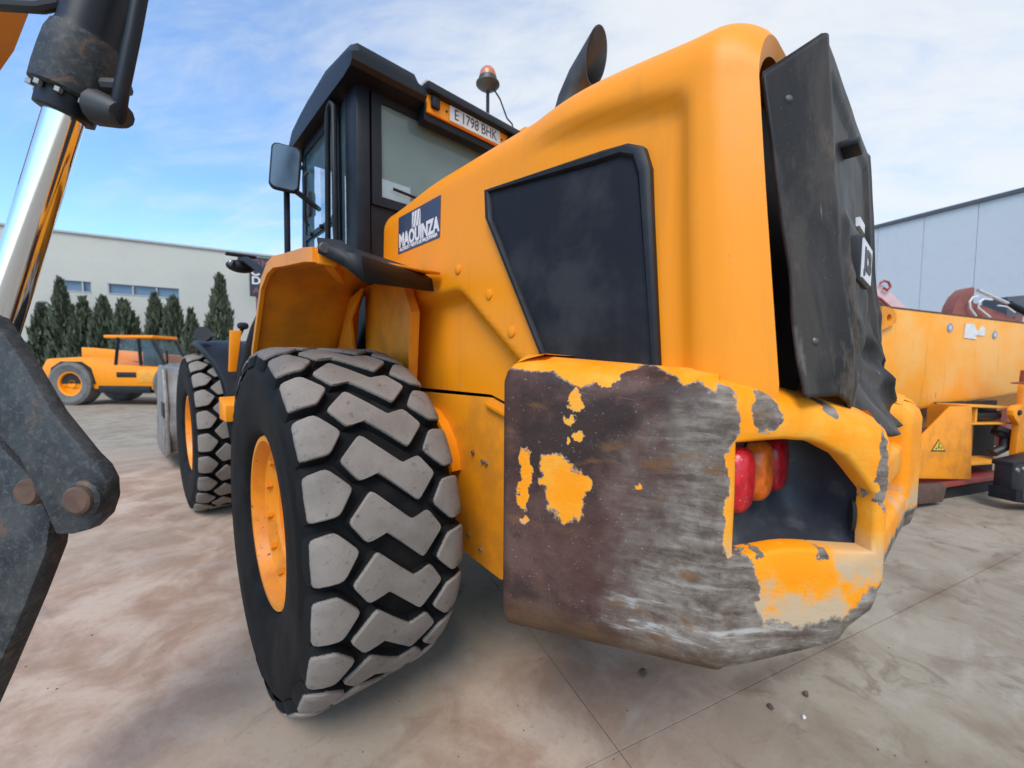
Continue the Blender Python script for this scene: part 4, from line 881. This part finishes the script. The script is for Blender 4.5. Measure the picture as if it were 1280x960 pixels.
o = grid_sheet('bucket', [[(x, y, z) for x in (-BX+.041, 0, BX-.041)] for y, z in sh], 'bucket', L, t=.035); o.matrix_world = FR
fpart(MB().box((-BX-.015, 5.13, .42), (-BX+.005, 5.45, .62)), 'wear_plate', 'bucket', bevel=.006)
fpart(MB().box((-BX-.015, 5.15, .75), (-BX+.005, 5.5, .95)), 'wear_plate', 'black', bevel=.006)

# ------------------------------------------------------------------ excavator linkage in the left foreground
E_ = empty('excavator_arm', (-1.9, -.3, 0)); tag(E_, 'blurred excavator arm in the left foreground with a chrome ram and speckled dark link', 'excavator')
EI = Matrix.Translation((1.9, .3, 0))
def epart(mb, name, mat, parent=None, **k):
    mb.v = [tuple(EI @ Vector(v)) for v in mb.v]; return mb.build(name, mat, parent or E_, **k)
lk_ = [(-2.068, -.321, 1.793), (-1.98, -.413, 1.657), (-1.922, -.476, 1.531), (-1.871, -.532, 1.405), (-1.808, -.599, 1.294), (-1.785, -.624, 1.262), (-1.772, -.638, 1.225), (-1.772, -.641, 1.175), (-1.785, -.634, 1.128), (-1.812, -.609, 1.094), (-1.845, -.58, 1.082), (-1.874, -.554, 1.083), (-1.899, -.524, 1.167), (-1.937, -.48, 1.278), (-1.989, -.426, 1.362), (-2.078, -.335, 1.477)]
lw = [(-2.145, -.177, 1.29), (-2.011, -.299, 1.325), (-1.939, -.373, 1.224), (-1.893, -.426, 1.088), (-1.904, -.422, .998), (-1.951, -.39, .85), (-2.033, -.331, .611), (-2.106, -.279, .406), (-2.189, -.202, .405)]
FH = Vector((F.x, F.y, 0)).normalized()
epart(MB().ext([Vector(p)-Rt*.022 for p in lk_], FH*.04), 'link_plate', 'speckled', bevel=.006)
epart(MB().ext([Vector(p)-Rt*.03 for p in lw], FH*.06), 'bucket_ear', 'speckled', bevel=.008)
pc = Vector((-1.810, -.620, 1.186))-Rt*.018; dv = FH
epart(MB().tube([pc-dv*.032, pc-dv*.028, pc+dv*.0, pc+dv*.05], [.030, .036, .036, .036], 24), 'pin', 'rust', smooth=30)
epart(MB().tube([pc-dv*.020, pc-dv*.014, pc+dv*.01], [.040, .047, .047], 24), 'pin_boss', 'speckled', smooth=30)
pc2 = Vector((-1.985, -.49, 1.185)); epart(MB().tube([pc2+dv*.05, pc2+dv*.06, pc2+dv*.1], [.03, .038, .038], 20), 'pin', 'rust', smooth=30)
A0, A1 = Vector((-2.03, -.31, 1.496)), Vector((-1.717, -.511, 2.714)); ad = (A1-A0).normalized()
def ap(z): return A0+(A1-A0)*((z-A0.z)/(A1.z-A0.z))
cy = epart(MB().tube([ap(2.42), ap(2.44), ap(3.6)], [.070, .064, .064], 32), 'cylinder', 'cab', smooth=30)
def cpart(mb, name, mat): return epart(mb, name, mat, cy, smooth=35)
cpart(MB().tube([ap(1.45), ap(2.26)], .041, 40), 'rod', 'chrome')
cpart(MB().tube([ap(2.215), ap(2.218), ap(2.262), ap(2.265)], [.052, .060, .062, .062], 32), 'gland', 'cab')
cpart(MB().tube([ap(2.263), ap(2.27), ap(2.31), ap(2.36), ap(2.40), ap(2.425)], [.070, .079, .080, .079, .077, .071], 32), 'gland', 'speckled')
tq = ad.orthogonal().normalized(); tw = ad.cross(tq)
for k in range(10):
    a = k*.628; q = ap(2.262)+(tq*math.cos(a)+tw*math.sin(a))*.070; cpart(MB().tube([q-ad*.012, q], .009, 6), 'gland_bolt', 'steel')
pp = [(-1.74, -.535, 2.195), (-1.735, -.553, 2.215), (-1.726, -.561, 2.28), (-1.698, -.577, 2.432), (-1.66, -.596, 2.66), (-1.56, -.65, 3.3)]
cpart(MB().tube(pp, .017, 14), 'oil_pipe', 'cab')
cpart(MB().tube([(-1.775, -.50, 2.235), (-1.735, -.545, 2.215), (-1.728, -.556, 2.21)], [.045, .035, .03], 12), 'port_block', 'hose')
cpart(MB().tube([(-1.715, -.535, 2.30), (-1.76, -.50, 2.30)], .02, 10), 'pipe_clamp', 'hose')
epart(MB().ext([(-2.24, .287, 2.26), (-2.032, .108, 2.507), (-1.99, .074, 2.583), (-1.80, -.09, 3.15), (-1.9, 0., 3.4), (-2.4, .43, 3.4)], -FH*.25), 'dipper_arm', 'orange', bevel=.01)
epart(MB().tube([(-2.2, -.15, 2.50), (-2.046, -.289, 2.499), (-1.954, -.377, 2.478), (-1.877, -.449, 2.472), (-1.84, -.47, 2.49)], .016, 10), 'hose', 'hose')
epart(MB().tube([(-2.25, .05, 2.15), (-2.03, -.14, 2.13)], .016, 8), 'oil_pipe', 'cab')

# ------------------------------------------------------------------ yellow hopper machine on the right
H = empty('hopper_machine', (4.3, -1.95, 0), math.atan2(-.41078, .91173)); tag(H, 'faded yellow steel hopper attachment with a warning triangle, right of the loader', 'machine attachment')
# local x along the wall (left to right), y away from the camera
def hp(mb, name, mat, parent=None, **k): return mb.build(name, mat, parent or H, **k)
hp(MB().prism([(-.12, .35, .98), (4.2, .35, 1.30), (4.2, .5, 1.30), (-.12, .5, .98)], [(-.12, .35, 2.205), (4.2, .35, 2.10), (4.2, .40, 2.10), (-.12, .40, 2.205)]), 'hopper_wall', 'hopper', bevel=.004)
hp(MB().prism([(-.12, .36, .96), (4.2, .36, 1.28), (4.2, 1.3, .6), (-.12, 1.3, .45)], [(-.12, .36, .985), (4.2, .36, 1.305), (4.2, 1.33, .62), (-.12, 1.33, .47)]), 'hopper_floor', 'yellow_old', smooth=0)
hp(MB().prism([(-.16, .345, 2.205), (4.2, .345, 2.10), (4.2, .41, 2.10), (-.16, .41, 2.205)], [(-.16, .345, 2.222), (4.2, .345, 2.117), (4.2, .41, 2.117), (-.16, .41, 2.222)]), 'rim_bar', 'rust', smooth=0)
hp(MB().ext([(-.12, .36, .99), (-.12, .36, 2.2), (-.12, 1.9, 2.2), (-.12, 1.9, .9)], (.03, 0, 0)), 'end_wall', 'yellow_old', smooth=0)
hole = [(.015+.042*math.cos(a), 2.075+.045*math.sin(a)) for a in [2*math.pi*k/16 for k in range(16)]]
outl = [(-.118, 1.94), (-.118, 1.98), (-.118, 2.05), (-.118, 2.12), (-.118, 2.2), (-.06, 2.2), (.02, 2.19), (.09, 2.17), (.13, 2.13), (.15, 2.08), (.13, 2.03), (.08, 2.0), (.03, 1.985), (-.02, 1.965), (-.06, 1.95), (-.09, 1.945)]
def ring_match(o_, c_): return sorted(o_, key=lambda p: math.atan2(p[1]-c_[1], p[0]-c_[0]))
oo, hh = ring_match(outl, (.015, 2.075)), ring_match(hole, (.015, 2.075))
mb = MB().rings([[Vector((x, y, z)) for x, z in ring] for ring, y in ((hh, .34), (oo, .34), (oo, .30), (hh, .30), (hh, .34))], caps=False); hp(mb, 'lifting_lug', 'yellow_dirty', smooth=0)
hp(MB().ext([(-.40, 0, .47), (.615, 0, 1.097), (.998, 0, 1.087), (1.085, 0, .235), (-.40, 0, .38)], (0, .025, 0)), 'support_plate', 'yellow_dirty', bevel=.003)
hp(MB().ext([(.985, .025, 1.087), (1.07, .025, .23), (1.045, .025, .23), (.96, .025, 1.087)], (0, .35, 0)), 'support_plate', 'yellow_dirty', smooth=0)
hp(MB().ext([(.99, .02, 1.075), (2.1, .02, 1.02), (2.1, .3, 1.02), (.99, .3, 1.075)], (0, 0, .025)), 'shelf', 'yellow_old', bevel=.003)
hp(MB().ext([(1.01, .02, .87), (1.95, .02, .84), (1.95, .3, .84), (1.01, .3, .87)], (0, 0, .02)), 'shelf', 'yellow_old', bevel=.003)
hp(MB().ext([(1.06, .02, .39), (1.98, .02, .36), (1.98, .3, .36), (1.06, .3, .39)], (0, 0, .03)), 'shelf', 'yellow_old', bevel=.003)
hp(MB().box((1.2, .28, .4), (1.75, .31, .84)), 'back_plate', 'yellow_dirty', smooth=0)
hp(MB().box((1.02, .3, .15), (2.3, .34, 1.1)), 'inner_frame', 'hole', smooth=0)
hp(MB().tube([(1.3, .12, .955), (1.75, .10, .95)], .055, 16), 'ram', 'cab')
hp(MB().box((1.2, .05, .89), (1.24, .28, 1.05)), 'ram_bracket', 'yellow_old', smooth=0)
hp(MB().tube([(1.78, .1, .75), (1.9, .06, .68), (1.86, .05, .55), (1.75, .1, .48)], .05, 10), 'hose', 'hose')
hp(MB().tube([(1.72, .08, .80), (1.84, .02, .76), (1.95, .02, .60)], .035, 10), 'hose', 'hose')
br0 = [(1.66, 1.03), (1.72, 1.08), (1.86, 1.09), (1.86, 1.33), (2.2, 1.33), (2.2, .25), (1.86, .25), (1.78, .5), (1.80, .85), (1.70, .93), (1.66, .97)]
hp(MB().ext([(x, -.08, z) for x, z in br0], (0, .06, 0)), 'hinge_bracket', 'yellow_dirty', bevel=.006)
hp(MB().lathe([(-.095, .03), (-.075, .035)], 16, 'y', (1.77, 0, 1.0)), 'hinge_pin', 'hole')
hp(MB().lathe([(1.335, .12), (1.35, .12), (1.36, .06), (1.5, .055)], 20, 'z', (1.98, -.05, 0)), 'pivot', 'redcrane', smooth=30)
hp(MB().box((.95, -.36, .12), (1.22, -.22, .50)), 'leg_block', 'cab', bevel=.012)
hp(MB().ext([(.93, -.40, .12), (1.75, -.62, .0), (1.75, -.42, .0), (.98, -.2, .12)], (0, 0, .035)), 'foot_plate', 'cab', bevel=.004)
hp(MB().ext([(.93, -.40, .12), (.99, -.42, .12), (.99, -.42, .25), (.93, -.4, .25)], (0, .2, 0)), 'foot_plate', 'cab', smooth=0)
hp(MB().ext([(.95, -.36, .48), (2.2, -.3, .50), (2.2, -.1, .50), (.95, -.2, .48)], (0, 0, .05)), 'cross_beam', 'cab', bevel=.006)
for x in (1.02, 1.15): hp(MB().lathe([(-.375, .022), (-.36, .026)], 12, 'y', (x, 0, .445)), 'bolt', 'steel', smooth=30)
hp(MB().box((-.5, .02, .17), (1.9, .3, .24)), 'base_frame', 'red', bevel=.006)
hp(MB().ext([(.05, -.03, .06), (.50, -.03, .04), (.56, -.03, .235), (.0, -.03, .27)], (0, .08, 0)), 'skid_foot', 'rust', bevel=.006)
hp(MB().box((-.45, .1, .0), (2.0, .35, .12)), 'skid_beam', 'hole', smooth=0)
ws = hp(MB().ext([(.28, -.004, .615), (.545, -.004, .598), (.405, -.004, .745)], (0, .006, 0)), 'warning_sign', 'ink', smooth=0)
hp(MB().ext([(.305, -.007, .628), (.515, -.007, .614), (.405, -.007, .728)], (0, .002, 0)), 'warning_face', 'warn', ws, smooth=0)
for k, (x, z, w_, h_) in enumerate(((.36, .645, .03, .02), (.405, .66, .022, .045), (.45, .643, .03, .02))): hp(MB().ball((x, -.009, z), (w_*.5, .003, h_*.5), 8, 6), 'warning_mark', 'ink', ws)
hp(MB().ball((.408, -.009, .695), (.011, .003, .011), 8, 6), 'warning_mark', 'ink', ws)
for x, z, w_ in ((1.262, 2.015, .055), (2.25, 1.955, .052)):
    d = hp(MB().lathe([(.342, .001), (.342, w_), (.35, w_)], 20, 'y', (x, 0, z)), 'round_decal', 'bluedecal', smooth=0)
    hp(MB().ext([(x-.02, .340, z-.02), (x+.02, .340, z-.02), (x+.012, .340, z+.025), (x-.018, .340, z+.018)], (0, .001, 0)), 'decal_mark', 'plate', d, smooth=0)
hp(MB().ext([(x, .342, z) for x, z in ((1.56, 1.90), (1.83, 1.885), (1.83, 1.915), (1.79, 1.93), (1.85, 1.94), (1.97, 1.935), (2.01, 1.94), (2.01, 2.04), (1.93, 2.06), (1.88, 2.0), (1.82, 2.0), (1.77, 2.075), (1.58, 2.08))], (0, .005, 0)), 'torn_label', 'plate', smooth=0)

# red folded crane behind the hopper
K = empty('folded_crane', (9.2, -2.6, 0)); tag(K, 'red-brown folded crane arm with chrome ram and hoses behind the hopper', 'crane')
KI = Matrix.Translation((-9.2, 2.6, 0))
def kp(mb, name, mat):
    mb.v = [tuple(KI @ Vector(v)) for v in mb.v]; return mb.build(name, mat, K, smooth=35)
ka, kd = Vector((8.76, -2.18, 0)), Vector((.727, -.687, 0))
def kk(a, z, d=0.): return ka+kd*a+Vector((.687, .727, 0))*d+Vector((0, 0, z))
kp(MB().ext([kk(0, 2.42), kk(.05, 2.62), (kk(.13, 2.78)), kk(.25, 2.90), kk(.34, 2.93), kk(.37, 2.90), kk(.36, 2.66), kk(.55, 2.60), kk(.9, 2.47), kk(1.5, 2.2), kk(1.5, 1.9), kk(0, 1.9)], (.137, .145, 0)), 'crane_arm', 'redcrane')
kp(MB().tube([kk(.37, 2.87, -.05), kk(.95, 2.62, -.05)], .028, 12), 'ram_rod', 'chrome')
kp(MB().tube([kk(.92, 2.63, -.05), kk(1.6, 2.33, -.05), kk(2.4, 2.0, -.05)], .055, 12), 'ram', 'cab')
kp(MB().tube([kk(.37, 2.76, -.06), kk(.27, 2.74, -.07), kk(.22, 2.66, -.07), kk(.25, 2.55, -.06), kk(.36, 2.42, -.06)], .016, 8), 'hose', 'plate')
kp(MB().tube([kk(.62, 2.70, -.06), kk(.46, 2.71, -.07), kk(.38, 2.65, -.07), kk(.39, 2.56, -.06), kk(.6, 2.4, -.06)], .016, 8), 'hose', 'plate')
kp(MB().tube([kk(.7, 2.60, -.08), kk(.85, 2.58, -.08), kk(1.0, 2.48, -.08)], .014, 8), 'hose', 'plate')
kp(MB().box(kk(.0, 0, .6), kk(1.6, 1.95, 1.2)), 'crane_base', 'redcrane')
bx2 = kp(MB().ext([kk(1.56, 2.45, .5), kk(2.1, 2.5, .5), kk(2.1, 2.9, .5), kk(1.56, 2.85, .5)], (.3, .3, 0)), 'crane_head', 'trim')
kp(MB().tube([kk(1.8, 0, .6), kk(1.8, 2.5, .6)], .12, 10), 'crane_column', 'redcrane')

# pale jib with a hook, seen between the rear cover and the hopper
J = empty('jib_frame', (8.0, -1.4, 0)); tag(J, 'faded pink jib with a red hook, between the black rear cover and the hopper', 'jib')
JI = Matrix.Translation((-8.0, 1.4, 0)); ja = Vector((7.85, -1.3, 0)); jd = Vector((.727, -.687, 0))
def jj(a, z, d=0.): return ja+jd*a+Vector((.687, .727, 0))*d+Vector((0, 0, z))
def jp(mb, name, mat):
    mb.v = [tuple(JI @ Vector(v)) for v in mb.v]; return mb.build(name, mat, J, smooth=30)
jp(MB().ext([jj(-.35, 3.05), jj(.0, 2.98), jj(.12, 2.90), jj(.62, 2.45), jj(1.4, 1.75), jj(1.25, 1.7), jj(.3, 2.5), jj(-.05, 2.78), jj(-.35, 2.9)], (.1, .1, 0)), 'jib_arm', 'pink')
jp(MB().tube([jj(-.25, 2.82, -.02), jj(0, 2.72, -.02), jj(.4, 2.38, -.02), jj(1.2, 1.65, -.02)], .025, 6), 'jib_chord', 'red')
jp(MB().tube([jj(-.25, 2.55, -.02), jj(0, 2.45, -.02), jj(.9, 1.6, -.02)], .025, 6), 'jib_chord', 'red')
for k in range(5): jp(MB().tube([jj(-.2+.02*k, 2.74-.06*k, -.03), jj(.3+.02*k, 2.46-.09*k, -.03)], .013, 6), 'cable_run', 'sticker')
jp(MB().tube([jj(.02, 2.90, -.05), jj(.09, 2.86, -.05), jj(.14, 2.92, -.05), jj(.10, 3.0, -.05), jj(.02, 3.02, -.05), jj(-.04, 2.98, -.05)], .02, 8), 'hook', 'red')
jp(MB().tube([jj(1.2, 0), jj(1.2, 1.8)], .1, 10), 'jib_post', 'redcrane')

# ------------------------------------------------------------------ loose stones on the concrete
def rock(name, loc, s, mat, label, seed):
    rnd = random.Random(seed); mb = MB().ball((0, 0, 0), 1, 7, 5); off = Vector((seed*3.1, 1.7*seed, .3))
    mb.v = [tuple(Vector((v[0]*s[0], v[1]*s[1], v[2]*s[2]))*(1+.35*noise.noise(Vector(v)*1.3+off))) for v in mb.v]
    o = mb.build(name, mat, None, smooth=20); o.location = loc; o.rotation_euler = (0, 0, seed); tag(o, label, 'stone')
rock('stone', (.319, -1.651, .006), (.016, .012, .010), 'stone', 'small brown stone lying left of the darker upright crumb on the concrete', 1)
rock('stone', (.517, -1.744, .010), (.012, .010, .016), 'stone', 'dark crumb of dirt standing right of the other stones on the concrete', 2)
rock('stone', (.368, -1.766, .005), (.011, .008, .007), 'pale_stone', 'tiny white stone, palest one on the concrete behind the counterweight', 3)
rock('stone', (.075, -1.165, .012), (.022, .018, .016), 'stone', 'rust coloured clod directly under the counterweight corner', 4)

# fine grit scattered over the slabs
rnd = random.Random(5); mb = MB()
for k in range(420):
    r = rnd.random()**1.6*6.0; a = rnd.uniform(-2.0, 3.4); x, y = -1.0+r*math.cos(a), -1.6+r*math.sin(a); q = rnd.uniform(.0012, .0038)*(1+r*.25); z = 0
    mb.add([(x-q, y-q*.6, z), (x+q, y-q*.4, z), (x+q*.3, y+q, z), (x+q*.1, y, q*1.1)], [(0, 1, 3), (1, 2, 3), (2, 0, 3)])
gr = mb.build('grit', 'stone', None, smooth=0); tag(gr, 'fine grit and crumbs scattered over the concrete yard', 'grit', kind='stuff')
